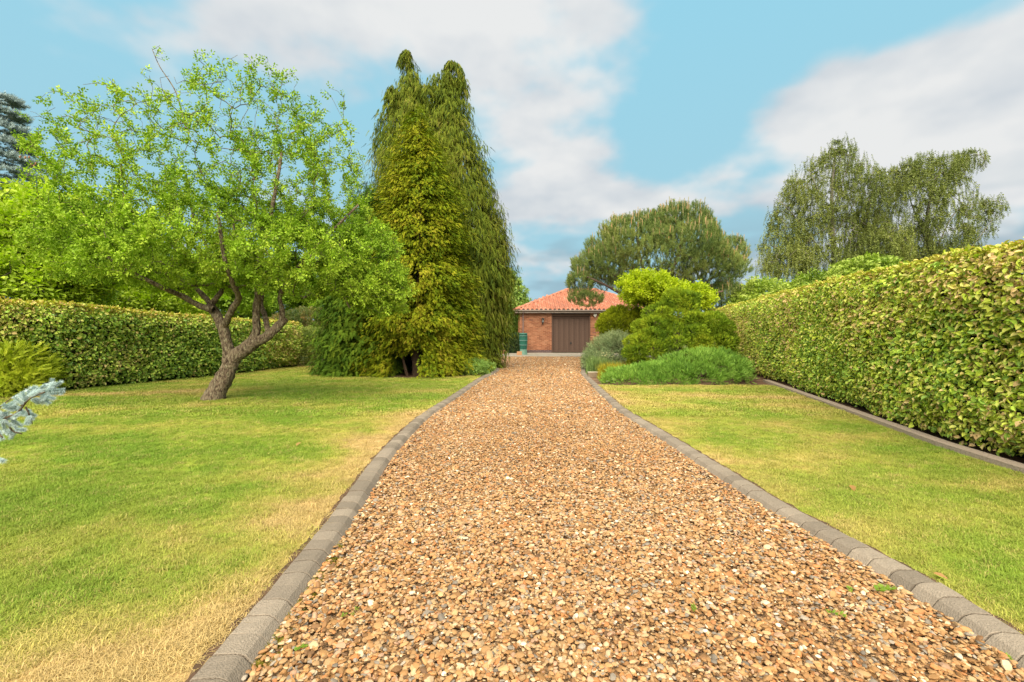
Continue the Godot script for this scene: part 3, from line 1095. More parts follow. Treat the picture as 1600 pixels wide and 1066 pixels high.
func hedge(o: Node3D, line: Array, inner: float, heights: Array, density: float, leaf: Mesh, mat: Material, pal_side: Array, pal_top: Array, dmax: float, singles: int, far_scale := 1.0) -> void:
	# line: [d, x] of the face; the hedge stands on the side that inner (signed thickness) points to
	var c := Cloud.new()
	var sg := signf(inner)
	var own := 0
	var mats := []
	if singles:
		for k in 8:
			var mm := mat_leaf(0.5, Color(0.7, 0.75, 0.3), 0.4)
			mm.vertex_color_use_as_albedo = false
			mm.albedo_color = srgb(leafy(pal_side, k / 7.0))
			mats.append(mm)
	for i in line.size() - 1:
		var d0: float = line[i][0]
		var d1: float = line[i + 1][0]
		var a := Vector3(line[i][1], 0, -d0)
		var b := Vector3(line[i + 1][1], 0, -d1)
		var dir := (b - a).normalized()
		var out := Vector3(-sg * absf(dir.z), 0, 0) + Vector3(0, 0, 0)
		out = (dir.cross(Vector3.UP) if dir.cross(Vector3.UP).x * sg < 0 else Vector3.UP.cross(dir)).normalized()
		var l := a.distance_to(b)
		var per := 2.0 + absf(inner) * 0.85
		for k in int(l * per * density):
			var u := rng.randf()
			var d := lerpf(d0, d1, u)
			if rng.randf() > (1.0 if d < 8.0 else far_scale):
				continue
			var foot := a.lerp(b, u)
			var h := line_at(heights, d)
			var s := rng.randf() * per
			var p: Vector3
			var nr: Vector3
			var top := s > 2.0
			var lum := patch.get_noise_3d(foot.x * 1.3, s * 1.3, foot.z * 1.3) * 0.12 + fine.get_noise_3d(foot.x * 1.6, s * 1.6, foot.z * 1.6) * 0.06
			if not top:
				var y := h * s / 2.0
				var inset := 0.10 * smoothstep(0.45, 0.0, y) + 0.14 * pow(clampf((y - h + 0.3) / 0.3, 0, 1), 2.0)
				p = foot + Vector3.UP * y - out * (inset - lum + pow(rng.randf(), 1.8) * 0.17)
				nr = out
				if p.y < 0.05 + 0.10 * rng.randf():
					continue
			else:
				var v := (s - 2.0) / 0.85
				p = foot - out * (v + 0.06) + Vector3.UP * (h + lum * 0.6 - pow(rng.randf(), 1.5) * 0.16 - 0.04)
				nr = Vector3.UP
			var face := (nr * 0.75 + Vector3.UP * 0.55 + rv() * 0.75).normalized()
			var axis := (out * 0.5 + Vector3.DOWN * (0.35 if not top else -0.3) + rv() * 0.8)
			var bs := frame(axis, face).scaled(Vector3(rng.randf_range(0.75, 1.2), 1.0, 1.0) * lerpf(0.5, 1.35, pow(rng.randf(), 1.2)))
			var t := 0.50 + patch.get_noise_3d(p.x * 1.1 + 30.0, p.y * 1.6, p.z * 1.1) * 0.55 + rng.randfn() * 0.32
			var col := leafy(pal_side, t)
			if top or (p.y > h - 0.09 and rng.randf() < 0.7):
				col = leafy(pal_top, 0.5 + rng.randfn() * 0.3)
			if singles and own < singles and not top and d < dmax and rng.randf() < 0.16 and (p - foot + out * 0.0).dot(out) > -0.12:
				part("leaf", leaf, mats[clampi(int(t * 8.0), 0, 7)], o, Transform3D(bs, p - o.position))
				own += 1
			else:
				c.put(bs, p, jit(col, 0.2))
	many("foliage", leaf, mat, o, c)
	# twiggy heart of the hedge
	var tw := Cloud.new()
	for k in int(line[-1][0] - line[0][0]) * 90:
		var d := rng.randf_range(line[0][0], line[-1][0])
		var h := line_at(heights, d)
		var y := rng.randf() * h * 0.8
		var dirv := Vector3(rng.randfn() * 0.6, rng.randf_range(0.3, 1.2), rng.randfn() * 0.6).normalized()
		var ln := minf(rng.randf_range(0.15, 0.4), maxf(0.1, (h - 0.12 - y) / maxf(dirv.y, 0.2)))
		tw.put(frame(dirv, Vector3.RIGHT).scaled(Vector3.ONE) * Basis.from_scale(Vector3(1, 1, ln)), Vector3(line_at(line, d) + sg * rng.randf_range(0.22, 0.5), y, -d), jit(lin(0.10, 0.07, 0.045), 0.3))
	var stick := boxes([[Vector3(0, 0, 0.5), Vector3(0.008, 0.008, 1.0)]])
	many("twigs", stick, mat_leaf(0.9, Color(0, 0, 0), 0.2), o, tw)
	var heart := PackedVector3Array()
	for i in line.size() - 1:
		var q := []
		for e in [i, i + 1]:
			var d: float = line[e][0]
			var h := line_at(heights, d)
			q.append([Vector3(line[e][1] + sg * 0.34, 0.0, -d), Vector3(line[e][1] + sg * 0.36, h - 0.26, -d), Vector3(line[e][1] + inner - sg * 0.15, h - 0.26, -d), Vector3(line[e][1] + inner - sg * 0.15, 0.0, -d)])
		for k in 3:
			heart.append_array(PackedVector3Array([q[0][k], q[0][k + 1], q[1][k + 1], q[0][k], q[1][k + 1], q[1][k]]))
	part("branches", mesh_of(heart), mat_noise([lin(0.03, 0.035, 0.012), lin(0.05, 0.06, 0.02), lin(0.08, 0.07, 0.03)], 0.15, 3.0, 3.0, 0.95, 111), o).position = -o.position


func hedges() -> void:
	var m := mat_leaf(0.5, Color(0.7, 0.75, 0.3), 0.4)
	var leaf := round_leaf(0.048, 0.034)
	# tall beech hedge beside the small lawn
	var side := [lin(0.164, 0.260, 0.041), lin(0.246, 0.342, 0.039), lin(0.348, 0.396, 0.043), lin(0.423, 0.410, 0.099), lin(0.451, 0.315, 0.148)]
	var top := [lin(0.24, 0.29, 0.03), lin(0.32, 0.31, 0.04), lin(0.35, 0.25, 0.07)]
	var face := [[1.6, 3.84], [3.5, 4.04], [4.4, 4.19], [6.0, 4.63], [9.8, 5.66], [15.0, 7.05], [21.0, 8.7]]
	var o := thing("beech_hedge", "tall clipped beech hedge, yellow-green and bronze, rising along the small lawn", "hedge", Vector3(5.0, 0, -8.0))
	hedge(o, face, 1.2, [[1.6, 1.86], [3.6, 1.88], [5.6, 1.93], [7.7, 2.0], [12.0, 2.03], [21.0, 2.18]], 3300.0, leaf, m, side, top, 5.2, 300, 0.6)
	# low beech hedge behind the leaning tree
	var side2 := [lin(0.122, 0.207, 0.037), lin(0.213, 0.323, 0.044), lin(0.311, 0.397, 0.056), lin(0.397, 0.421, 0.088), lin(0.439, 0.329, 0.132)]
	var top2 := [lin(0.22, 0.28, 0.03), lin(0.34, 0.30, 0.045), lin(0.40, 0.26, 0.085)]
	var o2 := thing("beech_hedge", "long low beech hedge with golden top behind the leaning fruit tree", "hedge", Vector3(-8.5, 0, -10.0))
	hedge(o2, hedge_l, -1.2, [[5.2, 1.74], [8.6, 1.72], [11.5, 1.56], [15.2, 1.50]], 1700.0, round_leaf(0.060, 0.043), m, side2, top2, 0.0, 0)
	# clipped dome that ends it, with a hollow and a wattle panel
	var o3 := thing("dome_shrub", "clipped dome-shaped shrub with dark hollow at the end of the low hedge", "shrub", Vector3(-6.9, 0, -16.3))
	bush(o3, "foliage", cluster_mesh(9, 0.05, 0.03, 0.12, 31), mat_leaf(), [[Vector3(-7.0, 0.45, -16.2), Vector3(1.05, 0.80, 1.1)]], 330.0, 1.0, 0.25, [lin(0.07, 0.10, 0.02), lin(0.13, 0.17, 0.03), lin(0.21, 0.21, 0.05)], 0.4, 1.0, 0.05)
	var wood := mat_noise([lin(0.10, 0.065, 0.045), lin(0.17, 0.12, 0.085)], 0.05, 2.0, 0.1, 0.9, 121)
	var w := thing("wattle_panel", "low woven hurdle between two posts beside the clipped dome", "fence panel", Vector3(-6.3, 0, -15.3))
	for k in 2:
		part("post", boxes([[Vector3(0.0 + k * 0.42, 0.16, 0), Vector3(0.045, 0.36, 0.045)]]), mat_plain(lin(0.33, 0.26, 0.17), 0.9) if k == 0 else wood, w)
	for k in 7:
		part("slat", boxes([[Vector3(0.21, 0.03 + k * 0.042, 0.012 if k % 2 else -0.012), Vector3(0.40, 0.03, 0.014)]]), wood, w)


func cone_tree(o: Node3D, foot: Vector3, h: float, r: float, bend: Vector3, prof: Callable, clumps: int, per: int, spray: Mesh, mat: Material, size: float, droop: float, pal: Array, low: float, skip = null, spread := 0.3) -> void:
	# branches set spirally round the stem, each ending in a tuft of sprays that hang outwards
	var c := Cloud.new()
	for k in clumps:
		var t := low + (1.0 - low) * (1.0 - sqrt(1.0 - (k + 0.5) / clumps))
		t = clampf(t + rng.randf_range(-0.01, 0.01), 0.0, 0.995)
		var a := k * 2.39996 + rng.randf_range(-0.25, 0.25)
		var out := Vector3(cos(a), 0, sin(a))
		var pr: float = prof.call(t)
		var lump := 1.0 + 0.16 * patch.get_noise_3d(out.x * 2.2 + foot.x, t * h * 1.1, out.z * 2.2) + rng.randf_range(-0.10, 0.06)
		var rad := r * pr * lump
		var tip := foot + Vector3.UP * h * t + bend * t * t + out * rad
		var reach := minf(0.75, rad)
		var tone := rng.randfn() * 0.16
		for i in per:
			var u := pow(rng.randf(), 0.7)
			var p := tip - out * reach * (1.0 - u) + rv() * spread * Vector3(1, 0.75, 1) * (0.4 + 0.6 * u) + Vector3.DOWN * droop * u * u * 0.35 + Vector3.UP * 0.12 * (1.0 - u)
			if p.y < 0.04 or (skip != null and skip.call(p)):
				continue
			var dir := (out * (1.0 - droop * 0.55) + Vector3.DOWN * droop * rng.randf_range(0.4, 1.3) + rv() * 0.45).normalized()
			var up := (Vector3.UP * 0.8 + out * 0.7 + rv() * 0.5).normalized()
			var bs := frame(dir, up).scaled(Vector3.ONE * size * rng.randf_range(0.7, 1.25))
			var tt := 0.5 + tone + patch.get_noise_3d(p.x * 1.5, p.y * 1.5, p.z * 1.5) * 0.35 + rng.randfn() * 0.17
			c.put(bs, p, jit(leafy(pal, tt), 0.14))
	many("foliage", spray, mat, o, c)


func conifers() -> void:
	var bark := mat_noise([lin(0.05, 0.03, 0.02), lin(0.11, 0.07, 0.045), lin(0.17, 0.115, 0.075)], 0.05, 1.6, 1.2, 0.95, 131, false, Vector3(2, 0.5, 2))
	var m := mat_leaf(0.8, Color(0.55, 0.6, 0.2), 0.15)
	var flat := spray_mesh(8, 0.42, 0.045, 0.22, 3)
	var strand := spray_mesh(10, 0.22, 0.030, 0.1, 4, 0.55)
	var cone := func(t: float) -> float:
		return pow(1.0 - pow(t, 2.1), 0.68) * (0.93 + 0.07 * sin(t * 40.0))
	# golden conifer in front, with an opening at its foot that shows the stems
	var foot := Vector3(-2.55, 0, -12.7)
	var o := thing("golden_conifer", "tall golden-yellow conifer with bare stems showing at its foot", "conifer", foot)
	var gold := [lin(0.046, 0.078, 0.006), lin(0.091, 0.130, 0.006), lin(0.145, 0.170, 0.007), lin(0.194, 0.195, 0.010), lin(0.194, 0.161, 0.016)]
	var gap := func(p: Vector3) -> bool:
		return p.y < 0.88 - 1.3 * absf(p.x + 2.66) * absf(p.x + 2.66) + 0.5 * patch.get_noise_2d(p.x * 6.0, p.z * 6.0) and p.x > -3.02 and p.x < -2.25 and p.z > -13.2
	cone_tree(o, foot, 7.35, 1.72, Vector3(-0.05, 0, 0), cone, 1700, 62, flat, m, 0.098, 0.35, gold, 0.02, gap, 0.17)
	part("trunk", tube([Vector3(0.05, -0.05, 0.55), Vector3(0.0, 0.6, 0.45), Vector3(0.02, 2.0, 0.2), Vector3(0, 6.5, 0)], 0.13, 0.03, 12, 0.22, 0.05), bark, o)
	part("trunk", tube([Vector3(-0.16, -0.05, 0.72), Vector3(-0.30, 0.6, 0.75), Vector3(-0.38, 1.5, 0.7), Vector3(-0.3, 4.0, 0.3)], 0.045, 0.02, 8, 0.2), bark, o)
	part("trunk", tube([Vector3(0.42, -0.05, 0.30), Vector3(0.40, 0.8, 0.25), Vector3(0.3, 3.0, 0.1)], 0.06, 0.02, 8, 0.2), bark, o)
	# dark green one whose skirt sweeps the grass, mostly behind the fruit tree's crown
	var foot2 := Vector3(-4.02, 0, -12.9)
	var o2 := thing("green_conifer", "dark green conifer sweeping the grass beside the golden one", "conifer", foot2)
	var dark := [lin(0.025, 0.055, 0.006), lin(0.048, 0.090, 0.008), lin(0.080, 0.125, 0.010), lin(0.13, 0.165, 0.014)]
	cone_tree(o2, foot2, 5.4, 1.50, Vector3.ZERO, cone, 560, 60, flat, m, 0.15, 0.7, dark, 0.01, gap, 0.22)
	part("trunk", tube([Vector3(0, -0.05, 0), Vector3(0.05, 1.5, 0), Vector3(0, 4.8, 0)], 0.12, 0.03, 10, 0.2, 0.04), bark, o2)
	# weeping cypress behind, two leaders with nodding tips
	var foot3 := Vector3(-2.35, 0, -15.0)
	var o3 := thing("weeping_cypress", "tallest conifer, weeping olive-green sprays and two nodding tops", "conifer", foot3)
	var olive := [lin(0.033, 0.052, 0.008), lin(0.057, 0.080, 0.009), lin(0.084, 0.106, 0.011), lin(0.110, 0.125, 0.013), lin(0.117, 0.110, 0.024)]
	var slim := func(t: float) -> float:
		return pow(1.0 - pow(t, 2.8), 0.72) * (0.86 + 0.14 * smoothstep(0.0, 0.3, t))
	var broad := func(t: float) -> float:
		return (pow(1.0 - pow(t, 1.42), 0.82)) * (0.58 + 0.44 * smoothstep(0.0, 0.38, t))
	cone_tree(o3, Vector3(-1.95, 0, -15.0), 9.75, 2.55, Vector3(-0.15, 0, 0), broad, 1200, 72, strand, m, 0.22, 1.25, olive, 0.0, null, 0.25)
	cone_tree(o3, Vector3(-3.25, 0, -15.2), 10.2, 1.75, Vector3(-0.12, 0, 0), slim, 760, 70, strand, m, 0.22, 1.25, olive, 0.05, null, 0.22)
	var tips := Cloud.new()
	for arc in [[Vector3(-3.37, 9.5, -15.2), Vector3(-3.42, 10.3, -15.2), Vector3(-3.55, 10.35, -15.2), Vector3(-3.66, 10.05, -15.2)], [Vector3(-2.15, 9.0, -15.0), Vector3(-2.1, 9.85, -15.0), Vector3(-1.78, 9.8, -14.95), Vector3(-1.58, 9.3, -14.9)], [Vector3(-3.5, 8.6, -15.0), Vector3(-3.9, 9.1, -15.0), Vector3(-4.0, 8.8, -15.0)]]:
		var sp := spline(arc, 14)
		part("leader", tube([arc[0] - foot3, arc[1] - foot3, arc[2] - foot3], 0.04, 0.012, 6, 0.1), bark, o3)
		for q in sp:
			for k in 12:
				var dir := (Vector3.DOWN + rv() * 0.5).normalized()
				tips.put(frame(dir, rv()).scaled(Vector3.ONE * 0.26 * rng.randf_range(0.7, 1.2)), q + rv() * 0.10, jit(leafy(olive, rng.randf()), 0.15))
	for e in [[-3.38, 9.35, 0.30, 0.45], [-3.86, 8.85, 0.36, 0.50], [-2.12, 9.40, 0.42, 0.45], [-1.74, 9.30, 0.30, 0.40], [-2.72, 8.75, 0.50, 0.60], [-3.95, 8.15, 0.48, 0.60], [-1.72, 8.60, 0.42, 0.60], [-3.45, 8.6, 0.5, 0.6], [-2.2, 8.7, 0.5, 0.6], [-4.2, 7.5, 0.45, 0.6], [-2.75, 8.95, 0.50, 0.45], [-3.08, 9.1, 0.38, 0.45], [-2.42, 9.30, 0.38, 0.42], [-1.95, 9.30, 0.32, 0.42]]:
		for k in 260:
			var q := in_ball(Vector3(e[0], e[1] - 0.1, -15.1), Vector3(e[2], e[3], e[2]) * (1.0 + 0.5 * patch.get_noise_2d(k * 0.9, e[0] * 9.0)), 0.3)
			var dir := (Vector3.DOWN + Vector3(q.x - e[0], 0, q.z + 15.1) * 0.8 + rv() * 0.35).normalized()
			tips.put(frame(dir, rv()).scaled(Vector3.ONE * 0.27 * rng.randf_range(0.7, 1.3)), q, jit(leafy(olive, 0.45 + rng.randfn() * 0.2), 0.15))
	many("crown", strand, m, o3, tips)
	part("trunk", tube([Vector3(0.3, -0.05, 0), Vector3(0.35, 2, 0), Vector3(0.25, 8.8, 0)], 0.17, 0.03, 10, 0.2, 0.06), bark, o3)
	part("trunk", tube([Vector3(-0.8, -0.05, -0.2), Vector3(-0.9, 2, -0.2), Vector3(-1.0, 9.4, -0.2)], 0.15, 0.03, 10, 0.2, 0.05), bark, o3)


func broadleaf(o: Node3D, limbs: Array, balls: Array, targets: int, step: float, lift: float, bark: Material, cl_mesh: Mesh, mat: Material, pal: Array, back: int, per: int, scale: float, tipr := 0.004, droop := 0.0, expo := 2.5, keep = null, thin := Vector3.ZERO, gaps := 0.0) -> void:
	# limbs: [points, r0, r1, open from index]; balls: [centre, radii, weight]
	var s := Skel.new()
	for lb in limbs:
		var pts := spline(lb[0], 4)
		var prev := -1
		if s.p.size():
			var bd := 1e9
			for i in s.p.size():
				if s.p[i].distance_squared_to(pts[0]) < bd:
					bd = s.p[i].distance_squared_to(pts[0])
					prev = i
		for i in pts.size():
			prev = s.add(pts[i], prev, lerpf(lb[1], lb[2], float(i) / (pts.size() - 1)), i >= lb[3] * pts.size())
	var tot := 0.0
	for b in balls:
		tot += b[2]
	var goal := []
	for b in balls:
		for k in int(targets * b[2] / tot):
			var q := in_ball(b[0], b[1], 0.55)
			if keep != null and not keep.call(q):
				continue
			goal.append(q)
	var mid: Vector3 = limbs[0][0][-1]
	goal.sort_custom(func(a, b): return a.distance_squared_to(mid) < b.distance_squared_to(mid))
	for q in goal:
		s.reach(q, step, lift, 0.15, rng)
	s.radii(tipr, expo)
	var lb_i := 0
	var gapf := 0.9 if scale < 0.85 else 0.45
	for lb in limbs:
		var pts := []
		for q in lb[0]:
			pts.append(q - o.position)
		part("trunk" if lb_i == 0 else "limb", tube(pts, lb[1], lb[2], 14 if lb[1] > 0.07 else 8, 0.2, lb[1] * 0.35 if lb_i == 0 else 0.0), bark, o)
		lb_i += 1
	var tw := part("twigs", twigs_mesh(s), bark, o)
	tw.position = -o.position
	tw.set_meta("kind", "stuff")
	var c := Cloud.new()
	for tip in s.tips:
		var i := tip
		for k in back:
			var j := s.par[i]
			if j < 0 or s.fix[i] > 0.0:
				break
			var a := s.p[j]
			var b := s.p[i]
			var dir := (b - a).normalized()
			for n in per:
				var p := a.lerp(b, rng.randf())
				if rng.randf() < thin.z * smoothstep(thin.x, thin.y, p.y) or rng.randf() < gaps * smoothstep(0.12, -0.22, fine.get_noise_3d(p.x * gapf, p.y * gapf, p.z * gapf)):
					continue
				var d := (dir * 0.7 + rv() * 0.8 + Vector3.UP * 0.1 + Vector3.DOWN * droop).normalized()
				var bs := frame(d, (Vector3.UP + rv() * 0.35).normalized()).scaled(Vector3.ONE * scale * rng.randf_range(0.75, 1.25))
				var t := 0.5 + patch.get_noise_3d(p.x * 1.2, p.y * 1.2, p.z * 1.2) * 0.6 + rng.randfn() * 0.18
				c.put(bs, p, jit(leafy(pal, t), 0.15))
			i = j
	many("crown", cl_mesh, mat, o, c)


func fruit_tree() -> void:
	var D := 7.5
	var P := func(list: Array) -> Array:
		var out := []
		for e in list:
			out.append(px(e[0], e[1], D + (e[2] if e.size() > 2 else 0.0)))
		return out
	var bark := mat_noise([lin(0.05, 0.034, 0.023), lin(0.05, 0.034, 0.023), lin(0.17, 0.120, 0.080), lin(0.21, 0.165, 0.105), lin(0.31, 0.275, 0.175), lin(0.31, 0.275, 0.175)], 0.016, 2.0, 5.0, 0.95, 141, false, Vector3(1.6, 0.6, 1.6))
	var foot: Vector3 = px(334, 628, D)
	var o := thing("fruit_tree", "leaning old fruit tree with forked trunk and airy fresh green crown", "tree", Vector3(foot.x, 0, foot.z))
	var limbs := [
		[P.call([[330, 634], [342, 606], [356, 580], [364, 560], [380, 548], [397, 535]]), 0.145, 0.095, 2.0],
		[P.call([[352, 585], [357, 560], [355, 540], [348, 513], [338, 492, 0.1], [326, 478, 0.15]]), 0.095, 0.068, 0.9],
		[P.call([[334, 484], [312, 478], [285, 463, -0.2], [255, 450, -0.5], [215, 430, -0.7], [165, 400, -0.9]]), 0.055, 0.022, 0.3],
		[P.call([[328, 474, 0.15], [307, 452, 0.4], [274, 431, 0.7], [240, 400, 0.9], [190, 350, 1.0]]), 0.045, 0.018, 0.3],
		[P.call([[330, 475, 0.1], [348, 450, 0.2], [343, 425, 0.3], [325, 390, 0.5], [300, 330, 0.6], [290, 270, 0.6]]), 0.045, 0.018, 0.4],
		[P.call([[349, 512], [362, 485, -0.2], [373, 465, -0.35], [364, 445, -0.6], [350, 400, -0.9], [340, 330, -1.1]]), 0.058, 0.02, 0.4],
		[P.call([[390, 540], [400, 520], [400, 490], [403, 456, -0.1], [402, 425, -0.2], [415, 370, -0.3], [430, 300, -0.2], [440, 240, -0.1]]), 0.072, 0.02, 0.45],
		[P.call([[395, 537], [416, 526], [438, 506, 0.1], [446, 498, 0.15]]), 0.085, 0.055, 2.0],
		[P.call([[420, 522, 0.05], [414, 495, 0.2], [408, 470, 0.4], [420, 430, 0.7], [440, 380, 1.0], [450, 320, 1.2]]), 0.05, 0.018, 0.45],
		[P.call([[441, 503, 0.1], [440, 480, 0.1], [437, 462, 0.1], [455, 430, 0.0], [490, 390, -0.2], [530, 350, -0.3], [560, 320, -0.3]]), 0.045, 0.016, 0.4],
		[P.call([[437, 464, 0.1], [470, 425, 0.5], [520, 400, 0.7], [565, 385, 0.7], [610, 370, 0.6]]), 0.034, 0.012, 0.3],
		[P.call([[290, 200, 0.2], [275, 145, 0.2], [250, 105, 0.2], [238, 78, 0.2]]), 0.012, 0.005, 0.6],
	]
	var balls := [
		[px(335, 255, D), Vector3(2.4, 1.35, 1.6), 1.0],
		[px(320, 365, D), Vector3(2.2, 0.75, 1.7), 0.95],
		[px(190, 285, D), Vector3(1.25, 0.95, 1.1), 0.30],
		[px(480, 290, D), Vector3(1.05, 1.05, 1.2), 0.42],
		[px(570, 415, D + 0.3), Vector3(0.70, 0.80, 0.9), 0.60], [px(598, 455, D + 0.3), Vector3(0.50, 0.45, 0.7), 0.30],
		[px(470, 405, D - 0.2), Vector3(1.0, 0.62, 1.2), 0.55],
		[px(150, 385, D + 0.3), Vector3(0.95, 0.65, 1.0), 0.40],
		[px(370, 165, D), Vector3(1.35, 0.72, 1.0), 0.24],
		[px(130, 190, D + 0.3), Vector3(0.90, 0.45, 0.6), 0.06], [px(90, 250, D + 0.3), Vector3(0.60, 0.55, 0.6), 0.06], [px(520, 200, D), Vector3(0.45, 0.6, 0.6), 0.05],
		[px(245, 78, D + 0.2), Vector3(0.14, 0.14, 0.14), 0.008],
		[px(300, 415, D), Vector3(1.8, 0.42, 1.6), 0.62],
		[px(395, 105, D), Vector3(0.5, 0.22, 0.4), 0.02],
	]
	var pal := [lin(0.095, 0.165, 0.014), lin(0.150, 0.235, 0.018), lin(0.210, 0.300, 0.024), lin(0.280, 0.345, 0.036)]
	fruit_leaf = mat_leaf(0.6, Color(0.60, 0.70, 0.20), 0.2)
	broadleaf(o, limbs, balls, 3500, 0.16, 0.20, bark, cluster_mesh(9, 0.052, 0.031, 0.15, 51), fruit_leaf, pal, 3, 3, 0.82, 0.0028, 0.05, 2.5, null, Vector3(2.5, 4.7, 0.66), 0.6)


func right_bed() -> void:
	var m := mat_leaf(0.8, Color(0.55, 0.6, 0.2), 0.15)
	var wood := mat_noise([lin(0.05, 0.033, 0.022), lin(0.12, 0.085, 0.06)], 0.06, 2.0, 1.0, 0.95, 151)
	var spray := spray_mesh(7, 0.40, 0.05, 0.05, 7)
	var feather := spray_mesh(9, 0.30, 0.030, -0.1, 8, 0.6)
	var o := thing("golden_mound_conifer", "big rounded golden-green conifer mound with clipped ball top", "conifer", Vector3(4.3, 0, -12.0))
	var mound := [[px(1045, 545, 12.0), Vector3(1.05, 1.0, 1.0)], [px(1022, 558, 11.7), Vector3(0.66, 0.66, 0.75)], [px(1085, 528, 12.2), Vector3(0.90, 0.72, 0.9)], [px(1066, 482, 12.2), Vector3(0.50, 0.42, 0.55)], [px(1112, 545, 12.2), Vector3(0.60, 0.72, 0.8)], [px(1035, 512, 12.0), Vector3(0.60, 0.5, 0.6)]]
	var pads := []
	for b in mound:   # tiered pads of foliage stand out from the body, with dark seams between them
		var body: Vector3 = b[1]
		pads.append([b[0], body * 0.82])
		for k in int(7.0 + 22.0 * body.x * body.y):
			var q := rv()
			if q.y < -0.55:
				continue
			var pr := rng.randf_range(0.19, 0.33)
			pads.append([b[0] + q * body * 0.84, Vector3(pr, pr * 0.62, pr)])
	bush(o, "foliage", spray, m, pads, 1100.0, 0.072, 0.06, [lin(0.045, 0.083, 0.007), lin(0.087, 0.137, 0.009), lin(0.137, 0.188, 0.011), lin(0.188, 0.211, 0.013)], 0.5, 0.9, 0.11, 1.9)
	stems(o, Vector3(4.3, 0, -12.0), [Vector3(4.2, 1.3, -12.0), Vector3(4.6, 1.4, -12.1), Vector3(4.4, 1.9, -12.2)], 0.07, wood)
	var j := thing("juniper", "low spreading bright green juniper on the edge of the small lawn", "shrub", Vector3(3.6, 0, -10.3))
	bush(j, "foliage", feather, mat_leaf(0.6, Color(0.4, 0.6, 0.25), 0.3), [[Vector3(4.35, 0.20, -10.6), Vector3(0.98, 0.50, 0.95)], [Vector3(4.75, 0.22, -10.9), Vector3(0.72, 0.46, 0.8)], [Vector3(3.3, 0.08, -10.35), Vector3(0.95, 0.30, 0.80)], [Vector3(2.62, 0.05, -10.2), Vector3(0.60, 0.24, 0.6)], [Vector3(3.8, 0.15, -10.1), Vector3(0.75, 0.27, 0.55)]], 1700.0, 0.085, 0.15, [lin(0.060, 0.120, 0.014), lin(0.095, 0.180, 0.021), lin(0.140, 0.235, 0.032), lin(0.19, 0.285, 0.045)], 0.55, 1.0, 0.14, 2.4, -0.25, 0.09)
	stems(j, Vector3(4.1, 0, -10.3), [Vector3(4.5, 0.3, -10.2), Vector3(3.5, 0.2, -10.0), Vector3(4.9, 0.35, -10.6), Vector3(3.9, 0.25, -9.8)], 0.035, wood)
	var b := thing("cloud_clipped_shrub", "clipped yellow-green cushion raised on bare stems before the garage", "shrub", Vector3(3.75, 0, -15.2))
	bush(b, "foliage", spray, m, [[px(975, 503, 15.2), Vector3(0.80, 0.47, 0.75)], [px(958, 508, 15.0), Vector3(0.50, 0.36, 0.5)], [px(996, 508, 15.3), Vector3(0.5, 0.40, 0.5)]], 2200.0, 0.07, 0.2, [lin(0.065, 0.088, 0.005), lin(0.115, 0.142, 0.006), lin(0.165, 0.185, 0.007)], 0.6, 0.9, 0.08, 2.0, -1.0, 0.10)
	stems(b, Vector3(3.75, 0, -15.2), [px(965, 515, 15.2), px(985, 515, 15.2), px(950, 518, 15.1)], 0.05, wood)
	var y := thing("lime_shrub", "umbrella-shaped lime-yellow shrub under the pine", "shrub", Vector3(4.6, 0, -14.2))
	var lime := cluster_mesh(10, 0.075, 0.05, 0.16, 61)
	bush(y, "foliage", lime, mat_leaf(0.5, Color(0.8, 0.9, 0.2), 0.35), [[px(1012, 446, 14.2), Vector3(0.66, 0.26, 0.7)], [px(1062, 462, 14.3), Vector3(0.80, 0.24, 0.8)], [px(1025, 462, 14.2), Vector3(0.72, 0.22, 0.7)], [px(1085, 470, 14.0), Vector3(0.42, 0.20, 0.5)], [px(992, 458, 14.0), Vector3(0.32, 0.16, 0.4)]], 300.0, 1.0, 0.3, [lin(0.19, 0.245, 0.006), lin(0.26, 0.315, 0.007), lin(0.33, 0.375, 0.010)], 0.5, 0.8, 0.16, 2.0, -1.0, 0.14)
	stems(y, Vector3(4.55, 0, -14.2), [px(1003, 465, 14.2), px(1030, 460, 14.2), px(1055, 465, 14.2), px(1016, 470, 14.0)], 0.06, wood)
	var c := thing("grey_green_shrub", "mounded grey-green shrub spilling over the kerb near the garage", "shrub", Vector3(2.9, 0, -14.4))
	bush(c, "foliage", cluster_mesh(12, 0.035, 0.014, 0.16, 71, 0.5), mat_leaf(0.6, Color(0.4, 0.5, 0.25), 0.3), [[px(950, 560, 14.4), Vector3(0.68, 0.60, 0.9)], [px(935, 572, 13.6), Vector3(0.38, 0.40, 0.6)], [px(965, 548, 14.0), Vector3(0.45, 0.5, 0.6)]], 520.0, 1.0, 0.3, [lin(0.07, 0.10, 0.04), lin(0.12, 0.155, 0.065), lin(0.19, 0.215, 0.10)], 0.2, 0.9, 0.12)
	stems(c, Vector3(2.9, 0, -14.4), [Vector3(2.8, 0.5, -14.3), Vector3(3.1, 0.6, -14.4)], 0.03, wood)
	var l := thing("lavender_clump", "soft green lavender clump of upright stems behind the heather", "plant", Vector3(2.45, 0, -12.6))
	var lb := blades_mesh(60, 0.12, 0.42, 0.006, 0.45, 8)
	var lc := Cloud.new()
	for k in 60:
		lc.put(Basis(Vector3.UP, rng.randf() * TAU).scaled(Vector3.ONE * rng.randf_range(0.8, 1.25)), Vector3(2.42 + rng.randfn() * 0.15, 0.02, -12.7 + rng.randfn() * 0.3), jit(grad([lin(0.08, 0.14, 0.04), lin(0.14, 0.21, 0.06), lin(0.20, 0.25, 0.09)], rng.randf()), 0.15))
	many("foliage", lb, m, l, lc)
	var fw := Cloud.new()
